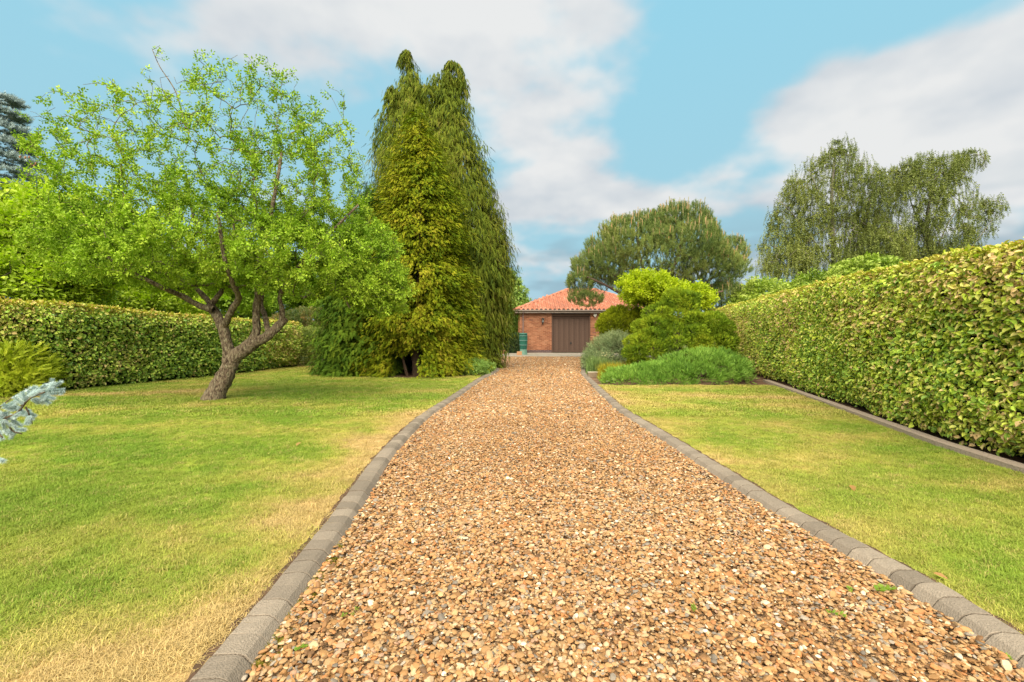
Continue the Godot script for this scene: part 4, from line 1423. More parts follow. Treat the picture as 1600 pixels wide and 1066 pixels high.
	for k in 40:
		fw.put(Basis.from_scale(Vector3.ONE * rng.randf_range(0.02, 0.035)), Vector3(2.6 + rng.randfn() * 0.16, 0.42 + rng.randf() * 0.18, -12.8 + rng.randfn() * 0.25), lin(0.5, 0.46, 0.25))
	many("flowers", stone_mesh(9), mat_leaf(), l, fw)
	var hth := thing("heather", "yellow-orange heather tuft beside the kerb", "plant", Vector3(2.45, 0, -11.3))
	var hb := blades_mesh(70, 0.14, 0.36, 0.007, 0.6, 9)
	var hc := Cloud.new()
	for k in 55:
		hc.put(Basis(Vector3.UP, rng.randf() * TAU).scaled(Vector3.ONE * rng.randf_range(0.7, 1.2)), Vector3(2.55 + rng.randfn() * 0.17, 0.02, -11.45 + rng.randfn() * 0.2), jit(grad([lin(0.16, 0.17, 0.015), lin(0.26, 0.23, 0.016), lin(0.30, 0.19, 0.02)], rng.randf()), 0.15))
	many("foliage", hb, m, hth, hc)
	var rs := thing("russet_plant", "small russet tuft between the kerb and the heather", "plant", Vector3(2.05, 0, -10.6))
	var rc := Cloud.new()
	for k in 8:
		rc.put(Basis(Vector3.UP, rng.randf() * TAU).scaled(Vector3.ONE * 0.35), Vector3(2.08 + rng.randfn() * 0.04, 0.02, -10.6 + rng.randfn() * 0.05), jit(lin(0.27, 0.15, 0.03), 0.2))
	many("foliage", hb, m, rs, rc)
	# stones and a sleeper that hold the bed
	var stone := mat_noise([lin(0.20, 0.16, 0.12), lin(0.33, 0.29, 0.23), lin(0.42, 0.38, 0.32)], 0.04, 2.0, 0.8, 0.9, 161)
	var sl := thing("timber_sleeper", "short weathered timber holding the corner of the shrub bed", "timber", Vector3(2.02, 0, -11.6))
	part("beam", boxes([[Vector3(0.06, 0.07, 0), Vector3(0.34, 0.13, 0.10)]]), mat_noise([lin(0.14, 0.10, 0.06), lin(0.22, 0.165, 0.11)], 0.05, 2.0, 0.4, 0.9, 162), sl)
	part("cut_end", boxes([[Vector3(0.06, 0.141, 0), Vector3(0.35, 0.012, 0.11)]]), mat_plain(lin(0.40, 0.34, 0.25), 0.9), sl)
	for e in [[2.16, 10.25, 0.13, "flat pale stone at the corner of juniper and kerb"], [2.30, 10.55, 0.11, "upright grey stone beside the heather"]]:
		var s := thing("bed_stone", e[3], "stone", Vector3(e[0], 0.05, -e[1]))
		var mi := part("rock", stone_mesh(int(e[1] * 10)), stone, s)
		mi.scale = Vector3(e[2] * 1.6, e[2] * (0.7 if e[2] > 0.12 else 1.5), e[2])


func pine_tree() -> void:
	var D := 19.0
	var P := func(list: Array) -> Array:
		var out := []
		for e in list:
			out.append(px(e[0], e[1], D + (e[2] if e.size() > 2 else 0.0)))
		return out
	var bark := mat_noise([lin(0.05, 0.035, 0.028), lin(0.11, 0.075, 0.055), lin(0.17, 0.11, 0.075)], 0.06, 1.4, 1.5, 0.95, 171)
	var o := thing("pine_tree", "wide domed pine with pale upright candles over the garage corner", "tree", Vector3(px(1035, 570, D).x, 0, -D))
	var limbs := [
		[P.call([[1035, 566], [1030, 530], [1022, 500], [1015, 475]]), 0.20, 0.14, 2.0],
		[P.call([[1022, 500], [1000, 482], [975, 462, -0.4], [945, 445, -0.8], [915, 432, -1.0]]), 0.10, 0.03, 0.25],
		[P.call([[1018, 488], [985, 455, 0.4], [955, 425, 0.8], [930, 400, 1.0]]), 0.09, 0.03, 0.3],
		[P.call([[1015, 478], [1010, 440], [1000, 400, 0.3], [995, 360, 0.4]]), 0.10, 0.03, 0.4],
		[P.call([[1016, 480], [1040, 440, -0.3], [1060, 400, -0.6], [1065, 365, -0.8]]), 0.10, 0.03, 0.4],
		[P.call([[1024, 500], [1065, 470, 0.2], [1105, 440, 0.4], [1135, 420, 0.4]]), 0.10, 0.03, 0.3],
		[P.call([[1026, 505], [1050, 480, -1.0], [1090, 465, -1.6], [1130, 455, -2.0]]), 0.08, 0.03, 0.3],
	]
	var balls := [
		[px(1025, 405, D), Vector3(2.9, 1.35, 2.6), 1.0],
		[px(950, 420, D), Vector3(1.35, 0.85, 1.6), 0.42],
		[px(1100, 425, D), Vector3(1.5, 0.95, 1.7), 0.55],
		[px(1055, 370, D), Vector3(1.6, 0.75, 1.6), 0.3],
		[px(1000, 370, D), Vector3(1.5, 0.80, 1.6), 0.3],
		[px(905, 448, D - 0.3), Vector3(0.5, 0.55, 0.8), 0.10],
		[px(915, 470, D - 0.6), Vector3(0.65, 0.25, 0.6), 0.06],
		[px(1148, 405, D + 0.4), Vector3(0.5, 0.85, 0.6), 0.10], [px(1060, 350, D), Vector3(1.2, 0.65, 1.2), 0.1],
		[px(1120, 468, D), Vector3(1.1, 0.6, 1.4), 0.25],
	]
	var keep := func(q: Vector3) -> bool:   # open underneath, where the limbs show
		return not (q.y < 2.75 and q.x < 5.0 and q.x > 3.6)
	var tuft := needle_mesh(60, 0.20, 0.085, 0.0065, 0.9, 5)
	var pal := [lin(0.060, 0.090, 0.027), lin(0.098, 0.135, 0.038), lin(0.145, 0.178, 0.047), lin(0.19, 0.198, 0.052)]
	var m := mat_leaf(0.75, Color(0.35, 0.45, 0.2), 0.15)
	broadleaf(o, limbs, balls, 1300, 0.22, 0.10, bark, tuft, m, pal, 2, 2, 1.0, 0.005, -0.5, 2.4, keep)
	var cand := Cloud.new()
	var nd := Cloud.new()
	var mesh := boxes([[Vector3(0, 0.5, 0), Vector3(1, 1, 1)]])
	for b in balls:
		var ce: Vector3 = b[0]
		var r: Vector3 = b[1]
		for k in int((r.x * r.y + r.y * r.z + r.x * r.z) * 330.0):
			var q := rv()
			var p := ce + q * r * (1.0 - 0.22 * rng.randf() * rng.randf()) * (1.0 + 0.34 * patch.get_noise_3d((ce.x + q.x * r.x) * 2.2, (ce.y + q.y * r.y) * 2.2, (ce.z + q.z * r.z) * 2.2))
			if not keep.call(p) or (q.y < -0.2 and rng.randf() < 0.75):
				continue
			var hid := false
			for b2 in balls:
				if b2 != b and ((p - b2[0]) / b2[1]).length_squared() < 0.6:
					hid = true
					break
			if hid:
				continue
			var dir := ((q / r).normalized() * 0.45 + Vector3.UP * 0.85 + rv() * 0.3).normalized()
			var t := 0.5 + patch.get_noise_3d(p.x * 1.2, p.y * 1.2, p.z * 1.2) * 0.6 + rng.randfn() * 0.18
			nd.put(frame(dir, rv()).scaled(Vector3.ONE * rng.randf_range(0.8, 1.3)), p, jit(leafy(pal, t), 0.15))
			if q.y > 0.1 and rng.randf() < 0.17:
				var up := (dir * 0.4 + Vector3.UP).normalized()
				var fb := frame(Vector3(up.z, 0, -up.x) + Vector3(0.01, 0, 0), up)
				cand.put(Basis(up.cross(fb.z).normalized() * 0.015, up * rng.randf_range(0.14, 0.30), fb.z.normalized() * 0.017), p + dir * 0.14, jit(grad([lin(0.20, 0.19, 0.08), lin(0.28, 0.22, 0.11), lin(0.33, 0.18, 0.08)], rng.randf()), 0.15))
	many("needles", tuft, m, o, nd)
	many("candles", mesh, mat_leaf(0.7, Color(0, 0, 0), 0.2), o, cand)


func birches() -> void:
	var bark := mat_noise([lin(0.06, 0.05, 0.04), lin(0.16, 0.14, 0.115), lin(0.26, 0.24, 0.20)], 0.05, 0.9, 0.4, 0.9, 181, false, Vector3(1, 2.5, 1))
	var g := RandomNumberGenerator.new()
	g.seed = 91
	var v := PackedVector3Array()
	for k in 26:   # a hanging strand of small leaves, 1 long, down -y (here +z)
		var u := (k + 0.5) / 26.0
		var a := k * 2.4
		var at := Vector3(0.03 * sin(u * 5.0), 0.03 * cos(u * 4.0), u)
		v = leaf_into(v, Transform3D(frame(Vector3(cos(a), sin(a), 0.7), Vector3(g.randfn(), g.randfn(), g.randfn())), at), 0.075, 0.055)
	v.append_array(PackedVector3Array([Vector3(-0.004, 0, 0), Vector3(0.004, 0, 0), Vector3(0, 0, 1)]))
	var strand := mesh_of(v)
	var m := mat_leaf(0.55, Color(0.5, 0.55, 0.25), 0.3)
	var pal := [lin(0.072, 0.092, 0.024), lin(0.110, 0.132, 0.029), lin(0.160, 0.175, 0.038)]
	var D := 30.0
	var trees := [
		["birch_tree", "taller birch with dense drooping crown behind the bright shrubs", [[1300, 540], [1305, 460], [1302, 380], [1300, 300], [1306, 235]], [[[1303, 420], [1260, 360], [1225, 320], [1210, 310]], [[1303, 370], [1340, 310], [1365, 270], [1372, 262]], [[1302, 350], [1275, 290], [1262, 262]], [[1303, 430], [1345, 390], [1375, 370]], [[1303, 455], [1250, 420], [1215, 395]], [[1303, 320], [1325, 260], [1330, 235]]],
			[[1300, 300, 72, 62, 1.0], [1250, 345, 48, 62, 0.75], [1225, 385, 36, 45, 0.45], [1345, 310, 42, 52, 0.6], [1310, 245, 26, 28, 0.22], [1385, 300, 28, 36, 0.22], [1300, 380, 75, 45, 0.7], [1365, 385, 48, 42, 0.4], [1240, 300, 16, 22, 0.06], [1225, 412, 42, 30, 0.5], [1290, 415, 50, 30, 0.5]], 1150],
		["birch_tree", "airy birch with arching open branches above the tall hedge", [[1455, 540], [1458, 470], [1452, 400], [1450, 330], [1470, 260]], [[[1452, 420], [1490, 335], [1530, 318], [1562, 315], [1567, 330]], [[1451, 370], [1480, 280], [1515, 245], [1535, 245], [1541, 262]], [[1452, 390], [1425, 320], [1410, 270], [1405, 255]], [[1453, 440], [1500, 390], [1530, 360]], [[1452, 430], [1420, 400], [1395, 380]], [[1455, 450], [1510, 395], [1550, 345]], [[1451, 340], [1455, 270], [1458, 240]]],
			[[1460, 270, 50, 30, 0.45], [1430, 320, 42, 55, 0.5], [1480, 340, 42, 70, 0.45], [1525, 345, 30, 34, 0.22], [1515, 250, 28, 14, 0.14], [1555, 322, 16, 16, 0.05], [1425, 385, 40, 35, 0.35], [1495, 395, 40, 25, 0.28], [1410, 275, 20, 25, 0.12], [1450, 408, 45, 25, 0.35], [1515, 408, 30, 20, 0.2]], 800],
		["birch_tree", "slender birch filling between the two larger birches", [[1385, 540], [1382, 480], [1372, 420], [1365, 360], [1370, 330]], [[[1375, 430], [1400, 390], [1415, 375]], [[1372, 420], [1345, 395], [1335, 385]]],
			[[1375, 390, 45, 48, 0.6], [1360, 350, 26, 32, 0.2], [1400, 410, 40, 30, 0.4], [1350, 415, 45, 28, 0.4]], 420],
	]
	for t in trees:
		var foot := px(t[2][0][0], t[2][0][1], D)
		var o := thing(t[0], t[1], "tree", Vector3(foot.x, 0, -D), "birches behind the hedge")
		var main := []
		for e in t[2]:
			main.append(px(e[0], e[1], D))
		main[0].y = -0.1
		var limbs := [[main, 0.20, 0.05, 0.5]]
		for lb in t[3]:
			var pts := []
			var k := 0
			for e in lb:
				pts.append(px(e[0], e[1], D + k * rng.randf_range(-0.7, 0.7)))
				k += 1
			limbs.append([pts, 0.04, 0.012, 0.3])
		var balls := []
		for b in t[4]:
			balls.append([px(b[0], b[1], D + rng.randf_range(-0.8, 0.8)), Vector3(b[2], b[3], minf(b[2], b[3])) * D / F, b[4]])
		birch_crown(o, limbs, balls, t[5], bark, strand, m, pal)


func birch_crown(o: Node3D, limbs: Array, balls: Array, n: int, bark: Material, strand: Mesh, m: Material, pal: Array) -> void:
	broadleaf(o, limbs, balls, n, 0.5, 0.22, bark, cluster_mesh(8, 0.11, 0.08, 0.3, 77), m, pal, 3, 2, 0.9, 0.008, 0.2, 2.4, null, Vector3(-1.0, 40.0, 0.0), 0.85)
	var c := Cloud.new()
	var tot := 0.0
	for b in balls:
		tot += b[2]
	for b in balls:
		for k in int(n * 3.0 * b[2] / tot):
			var p := in_ball(b[0], b[1], 0.4)
			var dir := (Vector3.DOWN + rv() * 0.3).normalized()
			var s := rng.randf_range(0.45, 1.1)
			c.put(frame(dir, rv()) * Basis.from_scale(Vector3(1, 1, s)), p + Vector3.UP * s * 0.4, jit(leafy(pal, 0.5 + patch.get_noise_3d(p.x * 0.5, p.y * 0.5, p.z * 0.5) * 0.6 + rng.randfn() * 0.15), 0.15))
	many("hanging_foliage", strand, m, o, c)


func far_things() -> void:
	# bright shrubs behind the tall hedge
	var m := mat_leaf(0.5, Color(0.7, 0.8, 0.3), 0.35)
	var leaf := cluster_mesh(11, 0.10, 0.055, 0.24, 81)
	var pale := [lin(0.12, 0.18, 0.02), lin(0.19, 0.25, 0.03), lin(0.27, 0.31, 0.06)]
	var wood := mat_plain(lin(0.10, 0.075, 0.05), 0.9)
	for e in [["pale green rounded shrub between the pine and the birches", 1195, 492, 17.0, 1.10, 1.10], ["pale green shrub rising over the tall hedge under the birches", 1262, 476, 16.0, 1.0, 0.80], ["brightest leafy shrub nearest the top of the tall hedge", 1352, 446, 14.5, 1.05, 0.72]]:
		var c := px(e[1], e[2], e[3])
		var o := thing("leafy_shrub", e[0], "shrub", Vector3(c.x, 0, c.z))
		var big := Vector3(e[4], e[5], 1.1)
		bush(o, "foliage", leaf, m, [[c, big], [c + Vector3(-0.6, -0.7, 0.2), big * 0.9], [c + Vector3(0.65, -0.6, 0.0), big * 0.9], [c + Vector3(0, -1.6, 0), big]], 120.0, 1.0, 0.5, pale, 0.5, 0.8, 0.2, 1.2)
		stems(o, Vector3(c.x, 0, c.z), [c + Vector3(0.3, 0, 0), c + Vector3(-0.3, 0.1, 0), c], 0.05, wood)
	# clipped hedge, post and trees beyond the drive's left bend
	var hg := thing("box_hedge", "dark green box-shaped hedge beside the water butt", "hedge", Vector3(-0.35, 0, -26.5))
	var dark := [lin(0.03, 0.055, 0.02), lin(0.05, 0.085, 0.028), lin(0.08, 0.115, 0.035)]
	var bx := Cloud.new()
	for k in 2600:
		var q := Vector3(rng.randf_range(-1.9, 0.42), rng.randf_range(0.05, 1.08), rng.randf_range(-26.9, -26.0))
		var f := rng.randi() % 3
		if f == 0:
			q.z = -26.0 + rng.randf_range(-0.1, 0.0)
		elif f == 1:
			q.y = 1.08 - rng.randf_range(0.0, 0.08)
		else:
			q.x = 0.42 - rng.randf_range(0, 0.08)
		bx.put(frame(rv(), Vector3(0, 0.6, 0.8) + rv() * 0.5).scaled(Vector3.ONE * rng.randf_range(0.7, 1.2)), q, jit(grad(dark, rng.randf()), 0.2))
	many("foliage", cluster_mesh(8, 0.06, 0.04, 0.12, 85), m, hg, bx)
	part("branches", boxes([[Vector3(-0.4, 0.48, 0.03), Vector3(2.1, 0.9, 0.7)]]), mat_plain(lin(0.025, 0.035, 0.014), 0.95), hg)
	for e in [["light green garden tree in the gap beside the garage", 790, 475, 36.0, 1.6, 2.4, lin(0.10, 0.16, 0.03), lin(0.21, 0.28, 0.05)], ["dull green tree far behind the dark box hedge", 755, 480, 44.0, 3.0, 3.0, lin(0.07, 0.10, 0.03), lin(0.14, 0.17, 0.045)], ["small green tree just behind the garage corner", 815, 500, 38.0, 1.2, 1.6, lin(0.09, 0.14, 0.03), lin(0.17, 0.24, 0.05)]]:
		var c := px(e[1], e[2], e[3])
		var o := thing("garden_tree", e[0], "tree", Vector3(c.x, 0, c.z), "trees beyond the garage")
		bush(o, "crown", leaf, m, [[c, Vector3(e[4], e[5], e[4])], [c + Vector3(0.4, -1.0, 0.3), Vector3(e[4], e[5] * 0.7, e[4])], [c + Vector3(-0.3, 1.2, 0), Vector3(e[4] * 0.6, e[5] * 0.6, e[4] * 0.6)]], 26.0, 1.6, 0.9, [e[6], e[7]], 0.3, 0.8, 0.25, 0.8)
		part("trunk", tube([Vector3(0, -0.1, 0), Vector3(0.05, 1.0, 0), Vector3(0, c.y, 0)], 0.12, 0.05, 8, 0.15), wood, o)
	# hills and a belt of distant trees close the horizon
	var house := thing("slate_house", "grey slate roof of a house showing behind the garage roof", "house", Vector3(4.5, 0, -52))
	part("wall", boxes([[Vector3(0, 1.4, 0), Vector3(8.0, 2.8, 5.0)]]), mat_plain(lin(0.36, 0.26, 0.20), 0.9), house)
	var rt := [Vector3(-4.4, 2.8, 2.9), Vector3(4.4, 2.8, 2.9), Vector3(4.4, 2.8, -2.9), Vector3(-4.4, 2.8, -2.9), Vector3(-1.9, 5.1, 0), Vector3(1.9, 5.1, 0)]
	var rv_ := PackedVector3Array()
	for f in [[0, 4, 5], [0, 5, 1], [1, 5, 2], [2, 5, 4], [2, 4, 3], [3, 4, 0], [0, 1, 2], [0, 2, 3]]:
		for k in f:
			rv_.append(rt[k])
	part("roof", mesh_of(rv_), mat_noise([lin(0.07, 0.07, 0.08), lin(0.12, 0.12, 0.13)], 0.05, 0.8, 0.3, 0.8, 191), house)
	part("chimney", boxes([[Vector3(1.2, 5.2, 0), Vector3(0.6, 0.9, 0.5)]]), mat_plain(lin(0.25, 0.13, 0.09), 0.9), house)
	var belt := Cloud.new()
	for k in 5200:
		var a := rng.randf_range(-1.25, 1.25)
		var dd := rng.randf_range(62.0, 74.0)
		var hh := (2.6 + 1.6 * patch.get_noise_2d(a * 30.0, 2.0)) * sqrt(rng.randf())
		belt.put(frame(rv(), Vector3.UP + rv()).scaled(Vector3.ONE * rng.randf_range(3.0, 5.0)), Vector3(sin(a) * dd, hh, -cos(a) * dd), jit(grad([lin(0.05, 0.075, 0.03), lin(0.11, 0.14, 0.05)], rng.randf()), 0.2))
	many("distant_foliage", cluster_mesh(8, 0.16, 0.12, 0.3, 86), m, self, belt)


func left_trees() -> void:
	var bark := mat_noise([lin(0.05, 0.04, 0.03), lin(0.12, 0.095, 0.07)], 0.05, 1.4, 1.0, 0.95, 201)
	var cl := cluster_mesh(10, 0.085, 0.055, 0.22, 91)
	var m := mat_leaf(0.5, Color(0.8, 0.9, 0.3), 0.35)
	var bright := [lin(0.20, 0.275, 0.020), lin(0.295, 0.375, 0.026), lin(0.385, 0.445, 0.040)]
	var mid := [lin(0.132, 0.209, 0.018), lin(0.193, 0.286, 0.022), lin(0.264, 0.352, 0.031)]
	var deep := [lin(0.04, 0.07, 0.015), lin(0.07, 0.11, 0.02), lin(0.10, 0.15, 0.03)]
	for e in [
		["bright green tree at the frame edge below the blue spruce", -10.6, 10.6, [[25, 365, 1.25, 0.85], [95, 355, 0.9, 0.9], [40, 425, 1.5, 0.7], [110, 420, 1.0, 0.7], [-40, 340, 1.2, 1.0], [60, 455, 1.6, 0.5]], 900, bright],
		["bright green tree behind the golden-topped hedge, left of the leaning trunk", -9.3, 14.2, [[190, 420, 1.4, 0.9], [150, 380, 1.1, 0.9], [240, 440, 1.1, 0.7], [200, 465, 1.6, 0.5], [250, 475, 1.4, 0.5]], 760, bright],
		["mid green tree filling the view behind the leaning trunk", -7.7, 19.0, [[330, 440, 1.9, 1.2], [270, 455, 1.5, 1.0], [390, 455, 1.5, 1.0], [340, 480, 2.2, 0.7]], 800, mid],
		["green tree between the leaning trunk and the dark conifer", -6.4, 21.5, [[470, 440, 1.7, 1.2], [520, 470, 1.4, 1.0], [430, 480, 1.5, 0.8]], 620, mid],
		["deep green broad tree farthest behind the low hedge", -14.0, 27.0, [[230, 430, 3.2, 2.0], [340, 440, 2.8, 1.6], [140, 420, 2.8, 2.2]], 560, deep],
	]:
		var d: float = e[2]
		var o := thing("broadleaf_tree", e[0], "tree", Vector3(e[1], 0, -d), "trees behind the low hedge")
		var balls := []
		var mean := Vector3.ZERO
		for b in e[3]:
			var c := px(b[0], b[1], d)
			mean += c / e[3].size()
			balls.append([c, Vector3(b[2], b[3], b[2]), b[2] * b[3]])
		var limbs := [[[Vector3(e[1], -0.1, -d), Vector3(e[1] * 0.5 + mean.x * 0.5, mean.y * 0.4, -d), mean - Vector3(0, 0.3, 0)], 0.13, 0.05, 0.5]]
		broadleaf(o, limbs, balls, e[4], 0.3, 0.1, bark, cl, m, e[5], 3, 2, 1.25, 0.005)
	# russet-tipped shrub seen over the dome, and yellow-green one by the frame edge
	var s := thing("russet_shrub", "dark shrub with coppery tips behind the clipped dome", "shrub", Vector3(-6.6, 0, -19.0))
	bush(s, "foliage", cl, m, [[px(485, 515, 18.5), Vector3(1.2, 0.75, 1.0)], [px(455, 520, 18.5), Vector3(1.0, 0.65, 1.0)]], 130.0, 0.8, 0.4, [lin(0.05, 0.08, 0.03), lin(0.10, 0.12, 0.035), lin(0.26, 0.15, 0.07)], 0.6, 0.8)
	stems(s, Vector3(-6.6, 0, -19.0), [px(485, 520, 18.5), px(460, 520, 18.5)], 0.04, bark)
	var y := thing("golden_shrub", "feathery yellow-green shrub before the low hedge at the frame edge", "shrub", Vector3(-8.65, 0, -8.1))
	bush(y, "foliage", spray_mesh(8, 0.36, 0.03, 0.25, 17, 0.6), mat_leaf(0.6, Color(0.6, 0.65, 0.2), 0.3), [[px(15, 580, 8.1), Vector3(0.50, 0.42, 0.5)], [px(-40, 570, 8.1), Vector3(0.75, 0.60, 0.7)], [px(30, 598, 8.0), Vector3(0.32, 0.28, 0.4)]], 1300.0, 0.16, 0.3, [lin(0.15, 0.20, 0.010), lin(0.235, 0.29, 0.014), lin(0.33, 0.36, 0.022)], 0.2, 1.0, 0.2, 2.0, -1.0, 0.12)
	stems(y, Vector3(-8.7, 0, -8.1), [px(10, 575, 8.1), px(-20, 570, 8.1)], 0.03, bark)


func spruces() -> void:
	var bark := mat_noise([lin(0.06, 0.045, 0.03), lin(0.15, 0.11, 0.075)], 0.06, 2.0, 1.0, 0.95, 211)
	var m := mat_leaf(0.55, Color(0.25, 0.32, 0.3), 0.4)
	var blue := [lin(0.13, 0.18, 0.175), lin(0.22, 0.285, 0.28), lin(0.32, 0.39, 0.39)]
	# tall one at the top corner
	var foot := Vector3(-12.75, 0, -11.4)
	var o := thing("blue_spruce", "tall silvery blue spruce behind the bright tree at the frame edge", "conifer", foot)
	var c := Cloud.new()
	for tier in 17:
		var y := 1.2 + tier * 0.36
		var r := 2.0 * (1.0 - pow(y / 7.6, 1.3)) + 0.12
		var n := 8 + int(r * 7.0)
		for k in n:
			var a := TAU * k / n + tier * 0.7 + rng.randfn() * 0.1
			var out := Vector3(cos(a), 0, sin(a))
			for u in 9:
				var f := 0.25 + 0.75 * (u + rng.randf()) / 9.0
				for w in 3:
					var p := foot + Vector3.UP * (y - 0.28 * f * f * r * 0.6 + rng.randf_range(-0.06, 0.04)) + out * r * f + out.cross(Vector3.UP) * rng.randfn() * 0.13
					var dir := (out + Vector3.UP * rng.randf_range(-0.1, 0.35) + out.cross(Vector3.UP) * rng.randf_range(-1, 1)).normalized()
					c.put(frame(dir, Vector3.UP).scaled(Vector3.ONE * rng.randf_range(1.5, 2.1)), p, jit(grad(blue, 0.5 + rng.randfn() * 0.3), 0.12))
	var shoot_far := needle_mesh(46, 0.11, 0.030, 0.006, 0.7, 21)
	many("foliage", shoot_far, m, o, c)
	part("trunk", tube([Vector3(0, -0.1, 0), Vector3(0, 3, 0), Vector3(0, 7.4, 0)], 0.14, 0.02, 10, 0.1), bark, o)
	var cones := Cloud.new()
	for k in 16:
		cones.put(Basis.from_scale(Vector3(0.05, 0.13, 0.05)), px(rng.randf_range(30, 62), rng.randf_range(225, 260), 10.2), jit(lin(0.22, 0.11, 0.06), 0.2))
	many("cones", stone_mesh(12), mat_leaf(0.8, Color(0, 0, 0)), o, cones)
	# young one whose bough reaches in over the lawn, trunk outside the frame
	var D := 1.62
	var ft := Vector3(-2.95, 0, -1.5)
	var s := thing("young_blue_spruce", "pale blue spruce bough reaching in low over the wide lawn", "conifer", ft)
	part("trunk", tube([Vector3(0, -0.05, 0), Vector3(0.02, 0.9, 0), Vector3(0, 1.9, 0)], 0.05, 0.012, 10, 0.1), bark, s)
	var shoots := [needle_mesh(330, 0.052, 0.0125, 0.0016, 0.55, 31), needle_mesh(300, 0.044, 0.0120, 0.0016, 0.6, 32), needle_mesh(260, 0.034, 0.0115, 0.0016, 0.7, 33)]
	var tones := []
	for k in 4:
		var mm := mat_leaf(0.5, Color(0.25, 0.32, 0.3), 0.4)
		mm.vertex_color_use_as_albedo = false
		mm.albedo_color = srgb(grad([lin(0.26, 0.34, 0.33), lin(0.35, 0.44, 0.43), lin(0.46, 0.55, 0.55)], k / 3.0))
		tones.append(mm)
	var boughs := [[ft + Vector3(0, 0.72, 0), px(-120, 650, D), px(-20, 655, D), px(22, 648, D), px(48, 622, D - 0.03), px(86, 608, D - 0.02)], [px(8, 652, D), px(18, 672, D + 0.02), px(34, 678, D + 0.03)], [px(-10, 652, D - 0.05), px(-6, 672, D - 0.05), px(4, 684, D - 0.05)], [px(40, 636, D), px(46, 650, D), px(50, 662, D + 0.02)], [px(30, 640, D + 0.05), px(42, 622, D + 0.06), px(58, 608, D + 0.06)], [px(-10, 652, D + 0.06), px(0, 636, D + 0.07), px(18, 622, D + 0.08)]]
	for b in boughs:
		var pts := []
		for q in b:
			pts.append(q - ft)
		part("twig", tube(pts, 0.0055 if b.size() > 4 else 0.003, 0.002, 6, 0.1), bark, s)
	var ends := [[70, 612, 104, 609], [74, 612, 88, 594], [80, 608, 82, 590], [62, 614, 48, 605], [60, 614, 74, 618], [66, 618, 98, 627], [66, 620, 80, 634], [54, 622, 64, 628], [50, 616, 56, 604], [44, 640, 52, 664], [46, 648, 54, 650], [46, 650, 40, 664], [40, 628, 30, 618], [36, 632, 22, 621], [28, 640, 14, 628], [22, 640, 4, 632], [16, 646, 20, 662], [16, 660, 34, 678], [24, 672, 36, 672], [22, 672, 18, 682], [6, 650, -8, 640], [2, 656, 8, 672], [4, 672, 10, 676], [-2, 672, 4, 690], [-4, 650, 16, 644], [-14, 645, 6, 655], [30, 636, 40, 652], [34, 644, 22, 652], [56, 612, 68, 604], [64, 606, 78, 601], [10, 636, 24, 630], [-14, 715, 8, 722], [-20, 640, 2, 648], [44, 620, 54, 612]]
	for e in ends:
		var dd := D + rng.randf_range(-0.05, 0.07)
		var a := px(e[0], e[1], dd)
		var b := px(e[2], e[3], dd + rng.randf_range(-0.03, 0.03))
		var k := 0 if a.distance_to(b) > 0.06 else (1 if a.distance_to(b) > 0.045 else 2)
		var bs := frame(b - a, Vector3.UP)
		part("shoot", shoots[k], tones[rng.randi() % 4], s, Transform3D(bs, a - ft))
		var off := Vector3(rng.randf_range(-0.009, 0.009), rng.randf_range(-0.007, 0.007), rng.randf_range(-0.02, 0.015))
		part("shoot", shoots[2 if k == 2 else k + 1], tones[rng.randi() % 4], s, Transform3D(bs * Basis(Vector3.UP, rng.randfn() * 0.5) * Basis(Vector3.RIGHT, rng.randfn() * 0.3), a - ft + off))
	part("twig", tube([px(-60, 700, D) - ft, px(-20, 712, D) - ft, px(0, 720, D) - ft], 0.005, 0.002, 6, 0.1), bark, s)
	var rest := Cloud.new()
	for k in 700:
		var h := rng.randf_range(0.35, 1.85)
		var a := rng.randf() * TAU
		var r := rng.randf_range(0.1, 0.75) * (1.0 - h / 2.1)
		var out := Vector3(cos(a), 0, sin(a))
		rest.put(frame(out + Vector3.UP * 0.2 + rv() * 0.5, Vector3.UP).scaled(Vector3.ONE * 1.3), ft + Vector3.UP * h + out * r, jit(grad(blue, rng.randf()), 0.1))
	many("foliage", needle_mesh(120, 0.055, 0.014, 0.002, 0.6, 34), m, s, rest)


